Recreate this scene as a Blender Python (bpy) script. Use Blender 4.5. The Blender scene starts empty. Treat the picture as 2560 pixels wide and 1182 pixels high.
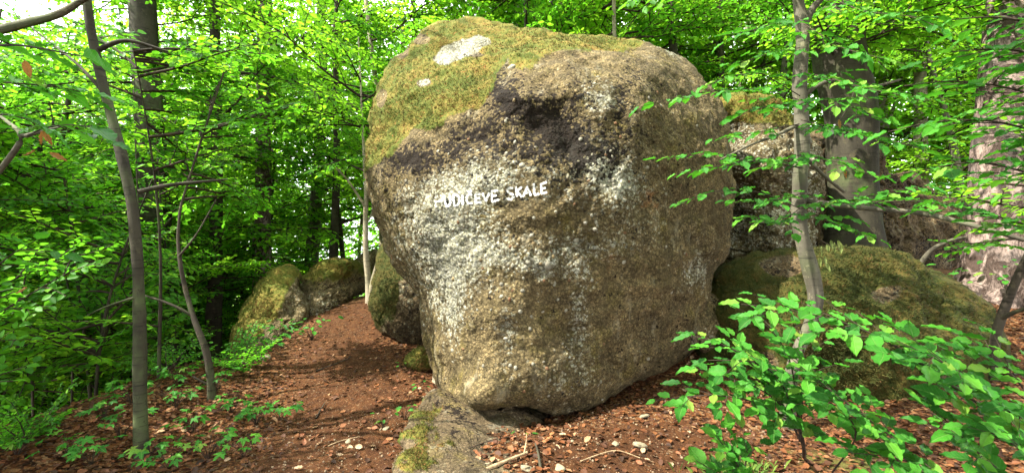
import bpy, math, random
import numpy as np
from mathutils import Vector, Matrix, Euler
from mathutils.bvhtree import BVHTree

random.seed(7)
rng = np.random.default_rng(11)
C = bpy.context.scene.collection
sc = bpy.context.scene
F = 1173.0           # focal length in photograph pixels (photo 2560 x 1182)
CAMZ = 1.5

# ------------------------------------------------------------------ camera, sky, sun, exposure
cam_d = bpy.data.cameras.new("camera")
cam = bpy.data.objects.new("camera", cam_d); C.objects.link(cam)
cam.location = (0, 0, CAMZ); cam.rotation_euler = (math.radians(90), 0, 0)
cam_d.sensor_width = 36.0; cam_d.lens = 36.0 * F / 2560.0
cam_d.clip_start = 0.05; cam_d.clip_end = 2000
sc.camera = cam

SUN = Vector((-0.78, -0.22, 1.0)).normalized()
elev = math.asin(SUN.z); azim = math.atan2(SUN.x, SUN.y)
W = bpy.data.worlds.new("World"); sc.world = W; W.use_nodes = True
wn = W.node_tree.nodes; wl = W.node_tree.links
bg = wn["Background"]
sky = wn.new("ShaderNodeTexSky"); sky.sky_type = 'NISHITA'; sky.sun_disc = False
sky.sun_elevation = elev; sky.sun_rotation = azim
sky.air_density = 1.0; sky.dust_density = 4.0; sky.ozone_density = 0.6
# thin bright cloud over most of the sky
wc = wn.new("ShaderNodeTexCoord"); wno = wn.new("ShaderNodeTexNoise"); wno.inputs["Scale"].default_value = 2.2; wno.inputs["Detail"].default_value = 5
wl.new(wc.outputs["Generated"], wno.inputs["Vector"])
wr = wn.new("ShaderNodeMapRange"); wr.inputs[1].default_value = 0.3; wr.inputs[2].default_value = 0.55; wr.inputs[3].default_value = 0.55; wr.inputs[4].default_value = 1.0
wl.new(wno.outputs["Fac"], wr.inputs[0])
wm = wn.new("ShaderNodeMix"); wm.data_type = 'RGBA'; wm.inputs[7].default_value = (11.0, 11.2, 11.4, 1)
wl.new(wr.outputs[0], wm.inputs[0]); wl.new(sky.outputs[0], wm.inputs[6]); wl.new(wm.outputs[2], bg.inputs[0])
bg.inputs[1].default_value = 0.15
sun_d = bpy.data.lights.new("sun", 'SUN'); sun_d.energy = 5.0; sun_d.angle = math.radians(0.6)
sun_d.color = (1.0, 0.95, 0.84)
sun = bpy.data.objects.new("sun", sun_d); C.objects.link(sun)
sun.rotation_euler = SUN.to_track_quat('Z', 'Y').to_euler()
sun.location = (0, 0, 30)
vs = sc.view_settings
vs.view_transform = 'Standard'; vs.look = 'None'; vs.exposure = 1.9; vs.gamma = 1.0
vs.use_curve_mapping = False
sc.cycles.use_denoising = True
sc.cycles.max_bounces = 9; sc.cycles.diffuse_bounces = 7; sc.cycles.transmission_bounces = 7
sc.cycles.glossy_bounces = 2; sc.cycles.transparent_max_bounces = 8
sc.cycles.sample_clamp_indirect = 6.0
sc.cycles.caustics_reflective = False; sc.cycles.caustics_refractive = False

# ------------------------------------------------------------------ helpers
def P(u, v, Y):
    return np.array([(u - 1280) / F * Y, Y, CAMZ - (v - 591) / F * Y])

def _h(ix, iy, iz, s=0):
    n = (ix.astype(np.int64) * 374761393 + iy.astype(np.int64) * 668265263 + iz.astype(np.int64) * 2147483647 + s * 974634777) & 0xFFFFFFFF
    n = ((n ^ (n >> 13)) * 1274126177) & 0xFFFFFFFF
    n = (n ^ (n >> 16)) & 0xFFFFFFFF
    n = (n * 2246822519) & 0xFFFFFFFF
    n = (n ^ (n >> 15)) & 0xFFFFFF
    return n / float(0xFFFFFF)

def vnoise(p, s=0):
    i = np.floor(p).astype(np.int64); f = p - i
    w = f * f * f * (f * (f * 6 - 15) + 10)
    r = 0
    for a in (0, 1):
        for b in (0, 1):
            for c in (0, 1):
                ww = (w[:, 0] if a else 1 - w[:, 0]) * (w[:, 1] if b else 1 - w[:, 1]) * (w[:, 2] if c else 1 - w[:, 2])
                r = r + ww * _h(i[:, 0] + a, i[:, 1] + b, i[:, 2] + c, s)
    return r * 2 - 1

def fbm(p, o=4, s=0, g=0.5):
    r = 0; a = 1; t = 0
    for k in range(o):
        r = r + a * vnoise(p * 2 ** k + 17.3 * k, s + k); t += a; a *= g
    return r / t

def worley(p, s=0):
    i = np.floor(p).astype(np.int64)
    d1 = np.full(len(p), 9.0); idr = np.zeros(len(p))
    for a in (-1, 0, 1):
        for b in (-1, 0, 1):
            for c in (-1, 0, 1):
                x, y, z = i[:, 0] + a, i[:, 1] + b, i[:, 2] + c
                q = np.stack([x + _h(x, y, z, s), y + _h(x, y, z, s + 1), z + _h(x, y, z, s + 2)], 1)
                d = np.linalg.norm(p - q, axis=1)
                m = d < d1
                d1 = np.where(m, d, d1); idr = np.where(m, _h(x, y, z, s + 3), idr)
    return d1, idr

def new_mesh(name, V, Fs, mats=(), smooth=True, attrs=None, mi=None):
    """V (n,3); Fs list of arrays, each (m,k) faces of k corners"""
    me = bpy.data.meshes.new(name)
    Fs = [np.asarray(f, dtype=np.int32) for f in Fs if len(f)]
    V = np.asarray(V, dtype=np.float32)
    nl = sum(f.size for f in Fs); nf = sum(len(f) for f in Fs)
    me.vertices.add(len(V)); me.vertices.foreach_set("co", V.ravel())
    me.loops.add(nl); me.loops.foreach_set("vertex_index", np.concatenate([f.ravel() for f in Fs]))
    me.polygons.add(nf)
    tot = np.concatenate([np.full(len(f), f.shape[1], dtype=np.int32) for f in Fs])
    st = np.concatenate([[0], np.cumsum(tot)[:-1]]).astype(np.int32)
    me.polygons.foreach_set("loop_start", st)
    try: me.polygons.foreach_set("loop_total", tot)
    except Exception: pass
    if smooth: me.polygons.foreach_set("use_smooth", np.ones(nf, dtype=bool))
    for m in mats: me.materials.append(m)
    if mi is not None: me.polygons.foreach_set("material_index", np.asarray(mi, dtype=np.int32))
    if attrs:
        for k, a in attrs.items():
            at = me.attributes.new(k, 'FLOAT', 'POINT'); at.data.foreach_set("value", np.asarray(a, dtype=np.float32))
    me.update(calc_edges=True); me.validate()
    return me

def put(name, me, parent=None, loc=None, rot=None, scale=None, kind=None, label=None, cat=None, group=None, color=None):
    """parts given without loc keep their mesh in world space"""
    o = bpy.data.objects.new(name, me); C.objects.link(o)
    pl = Vector(parent['_w']) if parent is not None and '_w' in parent else Vector((0, 0, 0))
    if parent is not None: o.parent = parent
    o.location = (Vector(loc) if loc is not None else Vector((0, 0, 0))) - pl
    if rot is not None:
        if hasattr(rot, 'to_euler'): rot = rot.to_euler()
        o.rotation_euler = rot
    if scale is not None: o.scale = scale if hasattr(scale, '__len__') else (scale,) * 3
    if kind: o['kind'] = kind
    if label: o['label'] = label
    if cat: o['category'] = cat
    if group: o['group'] = group
    if color is not None: o.color = (*color, 1)
    return o

ROOTS = []
def thing(name, label, cat, loc, group=None):
    o = bpy.data.objects.new(name, None); C.objects.link(o)
    o.location = Vector(loc); o['_w'] = [float(a) for a in loc]
    o['label'] = label; o['category'] = cat
    if group: o['group'] = group
    o.empty_display_size = 0.1
    ROOTS.append(o)
    return o

# ------------------------------------------------------------------ materials
class NT:
    def __init__(s, name):
        s.m = bpy.data.materials.new(name); s.m.use_nodes = True
        s.t = s.m.node_tree; s.n = s.t.nodes; s.l = s.t.links
        s.b = s.n["Principled BSDF"]; s.out = s.n["Material Output"]
        s.co = None
    def node(s, ty, **kw):
        n = s.n.new(ty)
        for k, v in kw.items(): setattr(n, k, v)
        return n
    def link(s, a, b): s.l.new(a, b)
    def val(s, sock, v):
        if isinstance(v, bpy.types.NodeSocket): s.l.new(v, sock)
        elif hasattr(v, '__len__') and len(v) == 3 and sock.type == 'RGBA': sock.default_value = (*v, 1)
        else: sock.default_value = v
    def geo(s, obj=True):
        if s.co is None: s.co = s.node("ShaderNodeTexCoord").outputs["Object"]
        return s.co
    def noise(s, scale, detail=4, rough=0.6, co=None, out="Fac", dist=0.0):
        n = s.node("ShaderNodeTexNoise"); n.inputs["Scale"].default_value = scale
        n.inputs["Detail"].default_value = detail; n.inputs["Roughness"].default_value = rough
        n.inputs["Distortion"].default_value = dist
        s.link(co or s.geo(), n.inputs["Vector"]); return n.outputs[out]
    def voro(s, scale, out="Distance", co=None, feature='F1', rnd=1.0):
        n = s.node("ShaderNodeTexVoronoi", feature=feature); n.inputs["Scale"].default_value = scale
        n.inputs["Randomness"].default_value = rnd
        s.link(co or s.geo(), n.inputs["Vector"]); return n.outputs[out]
    def attr(s, name, out="Fac"):
        n = s.node("ShaderNodeAttribute", attribute_name=name); return n.outputs[out]
    def math(s, op, a, b=0.0, c=0.0, clamp=False):
        n = s.node("ShaderNodeMath", operation=op); n.use_clamp = clamp
        s.val(n.inputs[0], a); s.val(n.inputs[1], b); s.val(n.inputs[2], c); return n.outputs[0]
    def ramp(s, f, lo, hi, a=0.0, b=1.0):
        n = s.node("ShaderNodeMapRange"); n.clamp = True; n.interpolation_type = 'SMOOTHSTEP'
        s.val(n.inputs[0], f); n.inputs[1].default_value = lo; n.inputs[2].default_value = hi
        n.inputs[3].default_value = a; n.inputs[4].default_value = b; return n.outputs[0]
    def mix(s, f, a, b, mode='MIX'):
        n = s.node("ShaderNodeMix", data_type='RGBA', blend_type=mode)
        s.val(n.inputs[0], f); s.val(n.inputs[6], a); s.val(n.inputs[7], b); return n.outputs[2]
    def sep(s, c, i=0):
        n = s.node("ShaderNodeSeparateColor"); s.link(c, n.inputs[0]); return n.outputs[i]
    def cr(s, f, stops):
        n = s.node("ShaderNodeValToRGB"); e = n.color_ramp.elements
        while len(e) < len(stops): e.new(0.5)
        for i, (p, c) in enumerate(stops): e[i].position = p; e[i].color = (*c, 1)
        s.val(n.inputs[0], f); return n.outputs[0]
    def bump(s, h, strength=0.5, dist=0.01, prev=None):
        n = s.node("ShaderNodeBump"); n.inputs["Strength"].default_value = strength
        n.inputs["Distance"].default_value = dist; s.link(h, n.inputs["Height"])
        if prev is not None: s.link(prev, n.inputs["Normal"])
        return n.outputs[0]
    def done(s, col, rough=0.9, normal=None, spec=0.2):
        s.val(s.b.inputs["Base Color"], col); s.val(s.b.inputs["Roughness"], rough)
        s.b.inputs["Specular IOR Level"].default_value = spec
        if normal is not None: s.link(normal, s.b.inputs["Normal"])
        return s.m

def rock_material(name, base=(0.14, 0.107, 0.052), pale=(0.33, 0.325, 0.27), peb=0.62, mossk=1.0):
    t = NT(name)
    big = t.noise(1.3, 5, 0.62); mid = t.noise(7, 6, 0.7); fine = t.noise(38, 5, 0.75)
    cell = t.sep(t.voro(44, "Color")); cell2 = t.sep(t.voro(100, "Color"), 1)
    cd = t.voro(44, "Distance"); cd2 = t.voro(100, "Distance")
    col = t.mix(t.ramp(big, 0.35, 0.65), base, tuple(c * 0.72 for c in base))
    col = t.mix(t.ramp(mid, 0.4, 0.62), col, (base[0] * 1.35, base[1] * 1.3, base[2] * 1.25))
    # ochre algae
    col = t.mix(t.ramp(t.noise(3.1, 5, 0.7), 0.52, 0.7, 0, 0.7), col, (0.15, 0.118, 0.03))
    # lichen
    ln = t.math('ADD', t.attr("lichen"), t.math('MULTIPLY', t.math('SUBTRACT', t.math('ADD', t.math('MULTIPLY', mid, .72), t.math('MULTIPLY', cell, .28)), 0.5), 1.7))
    lf = t.ramp(ln, 0.38, 0.72)
    col = t.mix(lf, col, t.mix(t.ramp(fine, .4, .6), (0.25, 0.235, 0.15), pale))
    # rust
    rn = t.math('ADD', t.attr("rust"), t.math('MULTIPLY', t.math('SUBTRACT', mid, 0.5), 1.6))
    col = t.mix(t.ramp(rn, 0.45, 0.75, 0, .75), col, (0.26, 0.11, 0.035))
    # pebbles: each cell its own brightness
    br = t.math('MULTIPLY', t.ramp(cell, 0.0, 1.0, 1 - .38 * peb, 1 + .5 * peb), t.ramp(cell2, 0, 1, 1 - .3 * peb, 1 + .3 * peb))
    gap = t.math('MULTIPLY', t.ramp(cd, 0.35, 0.62, 1.0, 0.62), t.ramp(cd2, 0.35, 0.65, 1.0, 0.6))
    br = t.math('MULTIPLY', br, gap)
    br = t.math('MULTIPLY', br, t.ramp(t.noise(2.6, 7, .75), .3, .68, .62, 1.3))
    cb = t.node("ShaderNodeCombineColor"); [t.link(br, cb.inputs[i]) for i in range(3)]
    col = t.mix(1.0, col, cb.outputs[0], 'MULTIPLY')
    mpz = t.node("ShaderNodeMapping"); mpz.inputs["Scale"].default_value = (1.6, 1.6, .45); t.link(t.geo(), mpz.inputs[0])
    stk = t.noise(3.2, 6, .7, mpz.outputs[0])
    col = t.mix(t.ramp(stk, .5, .66, 0, .55), col, (0.06, 0.045, 0.022)); col = t.mix(t.ramp(stk, .32, .44, .35, 0), col, (0.30, 0.27, 0.19))
    # black stains
    dn = t.math('ADD', t.attr("dark"), t.math('MULTIPLY', t.math('SUBTRACT', t.math('ADD', t.math('MULTIPLY', t.math('ADD', t.math('MULTIPLY', t.noise(3.6, 8, .78), .6), t.math('MULTIPLY', t.noise(15, 6, .75), .4)), .72), t.math('MULTIPLY', cell, .28)), 0.5), 3.6))
    col = t.mix(t.ramp(dn, 0.46, 0.60, 0, .96), col, t.mix(cell2, (0.003, 0.002, 0.0017), (0.012, 0.0075, 0.005)))
    # moss
    mn = t.math('ADD', t.attr("moss"), t.math('MULTIPLY', t.math('SUBTRACT', t.math('ADD', t.math('MULTIPLY', mid, .6), t.math('MULTIPLY', fine, .4)), 0.5), 0.9))
    mf = t.ramp(mn, 0.44, 0.56)
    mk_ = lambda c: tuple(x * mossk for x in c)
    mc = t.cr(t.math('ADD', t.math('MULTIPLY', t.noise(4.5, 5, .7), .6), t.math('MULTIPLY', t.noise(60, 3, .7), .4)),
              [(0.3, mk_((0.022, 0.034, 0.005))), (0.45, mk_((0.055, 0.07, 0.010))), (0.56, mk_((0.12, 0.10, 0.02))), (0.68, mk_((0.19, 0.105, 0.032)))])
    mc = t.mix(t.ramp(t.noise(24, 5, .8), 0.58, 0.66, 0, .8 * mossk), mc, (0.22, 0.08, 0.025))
    col = t.mix(mf, col, mc)
    h = t.math('ADD', t.math('MULTIPLY', t.math('SUBTRACT', 1.0, cd), 0.8), t.math('MULTIPLY', t.math('SUBTRACT', 1.0, cd2), 0.35))
    h = t.math('ADD', h, t.math('MULTIPLY', fine, 0.8))
    nb = t.bump(h, 0.8, 0.016)
    t.link(t.ramp(t.noise(2.1, 4, .6), .3, .7, .25, 1.0), nb.node.inputs["Strength"])
    nb = t.bump(t.noise(150, 4, .8), 0.5, 0.006, nb)
    return t.done(col, 0.92, nb, 0.15)

M_rock = rock_material("conglomerate_rock", mossk=1.1)
M_grey = rock_material("grey_ledge_rock", (0.115, 0.085, 0.048), (0.19, 0.16, 0.11), 0.25)
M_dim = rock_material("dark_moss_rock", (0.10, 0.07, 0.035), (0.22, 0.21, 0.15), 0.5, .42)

def ground_material():
    t = NT("forest_floor")
    mid = t.noise(9, 6, .7); fine = t.noise(60, 5, .8)
    cell = t.voro(42, "Color"); cd = t.voro(42, "Distance")
    lit = t.cr(t.sep(cell), [(0.0, (0.018, 0.008, 0.004)), (0.35, (0.055, 0.021, 0.008)), (0.6, (0.10, 0.036, 0.011)), (0.82, (0.14, 0.062, 0.022)), (1.0, (0.2, 0.12, 0.06))])
    soil = t.cr(t.math('ADD', t.math('MULTIPLY', mid, .5), t.math('MULTIPLY', fine, .5)),
                [(0.3, (0.016, 0.007, 0.0035)), (0.48, (0.05, 0.02, 0.0075)), (0.68, (0.125, 0.052, 0.018))])
    pf = t.ramp(t.math('ADD', t.attr("path"), t.math('MULTIPLY', t.math('SUBTRACT', mid, .5), 1.2)), .35, .65)
    col = t.mix(pf, lit, soil)
    sp = t.sep(t.voro(95, "Color"), 2)
    col = t.mix(t.ramp(sp, .93, .98, 0, .6), col, (0.22, 0.15, 0.085))
    mo = t.ramp(t.math('ADD', t.attr("mossy"), t.math('MULTIPLY', t.math('SUBTRACT', mid, .5), 1.4)), .45, .75, 0, .85)
    col = t.mix(mo, col, t.mix(fine, (0.05, 0.06, 0.012), (0.13, 0.12, 0.03)))
    far = t.attr("far")
    col = t.mix(far, col, t.mix(mid, (0.03, 0.06, 0.012), (0.09, 0.13, 0.03)))
    h = t.math('ADD', t.math('MULTIPLY', cd, .7), t.math('MULTIPLY', fine, .9))
    return t.done(col, 0.95, t.bump(h, 0.9, 0.02), 0.12)
M_ground = ground_material()

def leaf_material(name, stops, trans=(0.22, 0.66, 0.02), tf=0.5, near=False):
    t = NT(name)
    oi = t.node("ShaderNodeObjectInfo").outputs["Random"]
    r = t.math('FRACT', t.math('ADD', t.math('MULTIPLY', t.attr("rnd"), 1.0), t.math('MULTIPLY', oi, 0.35)))
    if near: r = oi
    col = t.cr(r, stops)
    nm = None
    if near:
        uv = t.node("ShaderNodeTexCoord").outputs["UV"]
        sx = t.node("ShaderNodeSeparateXYZ"); t.link(uv, sx.inputs[0])
        ax = t.math('ABSOLUTE', t.math('SUBTRACT', sx.outputs[0], 0.5))
        vein = t.math('SINE', t.math('MULTIPLY', t.math('SUBTRACT', sx.outputs[1], t.math('MULTIPLY', ax, 0.8)), 48.0))
        vm = t.ramp(vein, 0.8, 1.0)
        rib = t.ramp(ax, 0.0, 0.03, 1, 0)
        vv = t.math('MAXIMUM', t.math('MULTIPLY', vm, .45), rib)
        col = t.mix(t.math('MULTIPLY', vv, .45), col, (0.14, 0.24, 0.06))
        col = t.mix(t.ramp(t.noise(30, 4, .7), .55, .8, 0, .35), col, (0.10, 0.14, 0.02))
        nm = t.bump(t.math('SUBTRACT', t.math('MULTIPLY', t.noise(22, 2), .6), vv), 0.6, 0.003)
    t.done(col, 0.5, nm, 0.16)
    tr = t.node("ShaderNodeBsdfTranslucent")
    hsv = t.node("ShaderNodeHueSaturation"); hsv.inputs["Value"].default_value = 1.0
    t.link(t.mix(0.5, col, trans), hsv.inputs["Color"]); t.link(hsv.outputs[0], tr.inputs[0])
    mx = t.node("ShaderNodeMixShader"); mx.inputs[0].default_value = tf
    t.link(t.b.outputs[0], mx.inputs[1]); t.link(tr.outputs[0], mx.inputs[2]); t.link(mx.outputs[0], t.out.inputs[0])
    return t.m
G1 = [(0.0, (0.022, 0.095, 0.010)), (0.5, (0.05, 0.185, 0.014)), (0.85, (0.08, 0.26, 0.018)), (1.0, (0.15, 0.30, 0.02))]
G2 = [(0.0, (0.06, 0.20, 0.010)), (0.5, (0.095, 0.30, 0.014)), (0.85, (0.15, 0.37, 0.018)), (1.0, (0.24, 0.40, 0.025))]
M_leaf = leaf_material("beech_leaf", G1)
M_leaf_y = leaf_material("sunlit_toned_beech_leaf", G2, (0.42, 0.85, 0.03), 0.56)  # brighter, yellower copy of the beech leaf: sunlit glow put into the colour
M_leaf_near = leaf_material("beech_leaf_close", [(0, (0.014, 0.085, 0.010)), (.35, (0.026, 0.14, 0.012)), (.7, (0.042, 0.19, 0.014)), (.9, (0.075, 0.23, 0.018)), (1, (0.15, 0.23, 0.03))], (0.12, 0.48, 0.015), .3, True)
M_leaf_dry = leaf_material("wilted_leaf", [(0, (0.22, 0.14, 0.04)), (1, (0.30, 0.10, 0.03))], (0.4, 0.2, 0.05), .3, True)

def bark_material(name, a, b, alg=0.3, scaly=False):
    t = NT(name)
    co = t.node("ShaderNodeMapping"); co.inputs["Scale"].default_value = (1, 1, 0.35) if not scaly else (1, 1, 0.55)
    t.link(t.geo(), co.inputs[0]); c = co.outputs[0]
    n1 = t.noise(5, 5, .65, c); n2 = t.noise(40, 5, .7, c)
    col = t.mix(t.ramp(n1, .35, .65), a, b)
    col = t.mix(t.ramp(t.noise(2.2, 4, .6), .45, .7, 0, alg), col, (0.075, 0.10, 0.035))
    col = t.mix(t.ramp(n2, .55, .7, 0, .5), col, tuple(x * .5 for x in a))
    if scaly:
        pl = t.noise(5.5, 7, .72, c, dist=.9); p2 = t.noise(17, 6, .75, c, dist=.6)
        col = t.mix(t.ramp(pl, .44, .56), tuple(x * .42 for x in a), tuple(min(1, x * 1.12) for x in b))
        col = t.mix(t.ramp(p2, .5, .6, 0, .7), col, tuple(x * .6 for x in a))
        col = t.mix(t.ramp(t.noise(2.6, 5, .7), .5, .62, 0, .5), col, (0.085, 0.075, 0.07))
        nb = t.bump(t.math('ADD', t.ramp(pl, .4, .6), t.math('MULTIPLY', p2, .6)), 1.0, .03)
    else:
        ring = t.node("ShaderNodeMapping"); ring.inputs["Scale"].default_value = (.3, .3, 3.5)
        t.link(t.geo(), ring.inputs[0]); rn = t.noise(12, 4, .7, ring.outputs[0])
        col = t.mix(t.ramp(rn, .55, .66, 0, .7), col, tuple(x * .35 for x in a))
        col = t.mix(t.ramp(t.noise(9, 6, .75), .56, .62, 0, .6), col, (b[0] * 1.7, b[1] * 1.7, b[2] * 1.45))
        col = t.mix(t.ramp(t.noise(14, 6, .75), .58, .66, 0, .6), col, tuple(x * .4 for x in a))
        nb = t.bump(t.math('ADD', n2, rn), .6, .006)
    return t.done(col, .85, nb, .2)
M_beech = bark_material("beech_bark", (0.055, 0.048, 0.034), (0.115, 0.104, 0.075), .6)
M_dark = bark_material("dark_bark", (0.025, 0.019, 0.013), (0.05, 0.039, 0.028), .4)
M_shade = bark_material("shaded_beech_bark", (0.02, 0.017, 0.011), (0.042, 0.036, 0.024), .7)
M_pale = bark_material("pale_bark", (0.20, 0.165, 0.11), (0.34, 0.29, 0.21), .35)
M_pine = bark_material("pine_bark", (0.13, 0.085, 0.065), (0.25, 0.185, 0.155), .05, True)
M_twig = bark_material("twig_bark", (0.022, 0.014, 0.01), (0.045, 0.03, 0.02), .1)

def simple(name, col, rough=.9, var=.4, sc_=25):
    t = NT(name); n = t.noise(sc_, 5, .7)
    c = t.mix(t.ramp(n, .3, .7), tuple(x * (1 - var) for x in col), tuple(min(.9, x * (1 + var)) for x in col))
    return t.done(c, rough, t.bump(n, .5, .005), .2)
def attr_col(name, stops, rough=.85, tf=0.0):
    t = NT(name); c = t.cr(t.attr("rnd"), stops)
    c = t.mix(t.ramp(t.noise(70, 3, .7), .4, .7, 0, .4), c, (0.05, 0.025, 0.012))
    return t.done(c, rough, None, .2)
M_litter = attr_col("dead_leaf_litter", [(0, (0.018, 0.008, 0.004)), (.35, (0.055, 0.02, 0.008)), (.65, (0.12, 0.04, 0.012)), (.85, (0.18, 0.075, 0.027)), (1, (0.27, 0.17, 0.09))], .65)
M_mosstuft = attr_col("moss_tuft", [(0, (0.025, 0.036, 0.005)), (.4, (0.062, 0.065, 0.010)), (.65, (0.125, 0.088, 0.020)), (.85, (0.19, 0.085, 0.028)), (1, (0.24, 0.09, 0.03))])
M_grass = attr_col("grass_blade", [(0, (0.06, 0.13, 0.02)), (1, (0.13, 0.2, 0.03))])
M_stone = simple("ground_stone", (0.22, 0.185, 0.12), .9, .35)
M_wood = simple("bare_dead_wood", (0.30, 0.21, 0.12), .8, .4)
def objcol(name, rough=.9):
    t = NT(name); oc = t.node("ShaderNodeObjectInfo").outputs["Color"]; n = t.noise(3, 4, .7)
    c = t.mix(t.ramp(n, .35, .65, 0, .5), oc, (0.12, 0.09, 0.05))
    return t.done(c, rough, t.bump(n, .6, .02), .2)
M_pebble = objcol("pebble_stone")
M_deadleaf = objcol("dead_leaf", .6)

# ------------------------------------------------------------------ ground
CP = [  # u, v, depth
 (1280, 1182, 3.0), (1000, 1182, 3.02), (700, 1182, 3.0), (1600, 1182, 3.0), (1900, 1182, 3.02), (2400, 1182, 3.05),
 (1200, 1085, 3.72), (1350, 1065, 3.95), (1500, 1003, 4.35), (1600, 950, 4.7), (1745, 888, 5.1),
 (2500, 1010, 4.0), (2250, 1010, 4.1), (2100, 1030, 4.05), (1850, 960, 4.5),
 (830, 1000, 4.6), (700, 900, 5.8), (1000, 855, 6.5), (1060, 905, 5.6), (880, 790, 7.8), (900, 742, 9.5), (850, 1090, 3.7),
 (1100, 1000, 4.5), (355, 1135, 3.6), (500, 905, 5.6), (600, 895, 6.6), (760, 800, 8.0),
 (0, 1090, 3.5), (200, 1010, 4.3), (400, 935, 5.3),
 (2400, 680, 8.0), (2560, 720, 6.4), (2200, 640, 8.5), (2500, 620, 13.), (2560, 880, 4.9), (1900, 650, 7.2)]
cpts = [P(*c) for c in CP]
cpts += [np.array(a, float) for a in [
 (.25, 4.3, -.17), (0, 4.55, -.2), (-.2, 4.3, -.15), (.75, 4.6, -.1), (.3, 5.2, -.1), (0, 0, 0), (2, -3, .1), (-2, -3, -.2), (4, 0, .1), (-3, 0, -.25), (-4, 1.5, -.4), (7, 1, .5), (8, -5, .6), (-8, -5, -3), (12, 6, 1.2),
 (-5.6, 4, -1.0), (-5.6, 6.5, -1.1), (-7, 3, -2.0), (-7.5, 9, -2.3), (-10, 7, -3.6), (-13, 2, -5), (-16, 12, -6), (-24, 20, -8.5), (-40, 10, -12), (-5.5, 10, -.9),
 (-3.2, 12, -.1), (-5, 18, -2.5), (-1, 10, .3), (-1, 16, -.6), (2, 9, .5), (2, 14, .3), (-8, 30, -5.5), (2, 30, -2.5), (8, 12, 1.2), (14, 18, 1.6), (8, 22, .9), (16, 32, 1.2), (28, 18, 3.0),
 (30, 45, 1), (0, 60, -6), (-40, 60, -12), (50, 60, 2), (60, 0, 6), (-60, 0, -16), (0, -30, 0), (90, 160, 0), (-90, 160, -14), (0, 160, -8), (120, -30, 8), (-120, -30, -20)]]
CPX = np.array(cpts)
def _phi(d): return np.sqrt(d * d + 0.15)
_A = _phi(np.linalg.norm(CPX[:, None, :2] - CPX[None, :, :2], axis=2))
_A = np.block([[_A + np.eye(len(CPX)) * 0.02 * -1, np.ones((len(CPX), 1))], [np.ones((1, len(CPX))), np.zeros((1, 1))]])
_w = np.linalg.solve(_A, np.concatenate([CPX[:, 2], [0]]))
def zf(x, y):
    x = np.atleast_1d(np.asarray(x, float)); y = np.atleast_1d(np.asarray(y, float))
    out = np.empty(len(x))
    for i in range(0, len(x), 20000):
        d = np.sqrt((x[i:i + 20000, None] - CPX[None, :, 0]) ** 2 + (y[i:i + 20000, None] - CPX[None, :, 1]) ** 2)
        out[i:i + 20000] = _phi(d) @ _w[:-1] + _w[-1]
    p = np.stack([x, y, x * 0], 1)
    out += 0.05 * fbm(p * 0.9, 4, 5) + 0.012 * fbm(p * 9, 3, 9)
    return out
def z1(x, y): return float(zf([x], [y])[0])

def hit_ground(u, v, y0=1.5, y1=80):
    ys = np.concatenate([np.arange(y0, 12, .02), np.arange(12, y1, .2)])
    x = (u - 1280) / F * ys; z = CAMZ - (v - 591) / F * ys
    g = zf(x, ys); k = np.argmax(z <= g)
    return np.array([x[k], ys[k], g[k]])

path_pts = [hit_ground(*a) for a in [(820, 1182), (880, 1050), (870, 950), (840, 870), (880, 800), (900, 745)]] + [hit_ground(1500, 1120), hit_ground(1700, 1060)]
def build_ground():
    n = 560
    s = np.linspace(-1, 1, n)
    gx = np.sinh(s * 5.2) / np.sinh(5.2) * 150 ; gx = gx - 0.0
    t = np.linspace(0, 1, n)
    gy = 1.0 + np.where(t > .12, np.sinh((t - .12) / .88 * 4.6) / np.sinh(4.6) * 170, -(.12 - t) / .12 * 25)
    gy = np.sort(gy)
    X, Y = np.meshgrid(gx, gy); x = X.ravel(); y = Y.ravel()
    z = zf(x, y)
    p = np.stack([x, y, z * 0], 1)
    near = np.exp(-((np.hypot(x, y - 4)) / 9) ** 2)
    z = z + near * (0.008 * fbm(p * 28, 3, 3))
    V = np.stack([x, y, z], 1)
    i = np.arange(n - 1)[:, None] * n + np.arange(n - 1)[None, :]
    i = i.ravel(); Fq = np.stack([i, i + 1, i + n + 1, i + n], 1)
    d = np.full(len(x), 9.0)
    pp = path_pts[:6]
    for a, b in zip(pp[:-1], pp[1:]):
        ab = (b - a)[:2]; tt = np.clip(((x - a[0]) * ab[0] + (y - a[1]) * ab[1]) / (ab @ ab), 0, 1)
        d = np.minimum(d, np.hypot(x - a[0] - tt * ab[0], y - a[1] - tt * ab[1]))
    path = np.clip(1.25 - d / 0.75, 0, 1)
    path = np.maximum(path, np.clip(1.2 - np.hypot((x - .9) / 1.3, (y - 3.3) / .8), 0, .8))
    mossy = np.clip(1.1 - np.hypot((x + .55) / .35, (y - 3.4) / .8), 0, 1) + .7 * np.clip(1.1 - np.hypot((x - 2.3) / 1., (y - 3.2) / .5), 0, 1)
    far = np.clip((np.hypot(x, y) - 9) / 8, 0, 1) * np.clip((9 - x) / 6, 0, 1)
    me = new_mesh("ground", V, [Fq], [M_ground], True, {"path": path, "mossy": mossy, "far": far})
    return put("ground", me, kind="structure", label="forest floor of reddish leaf litter and bare trodden earth sloping down to the left")
ground = build_ground()

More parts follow.
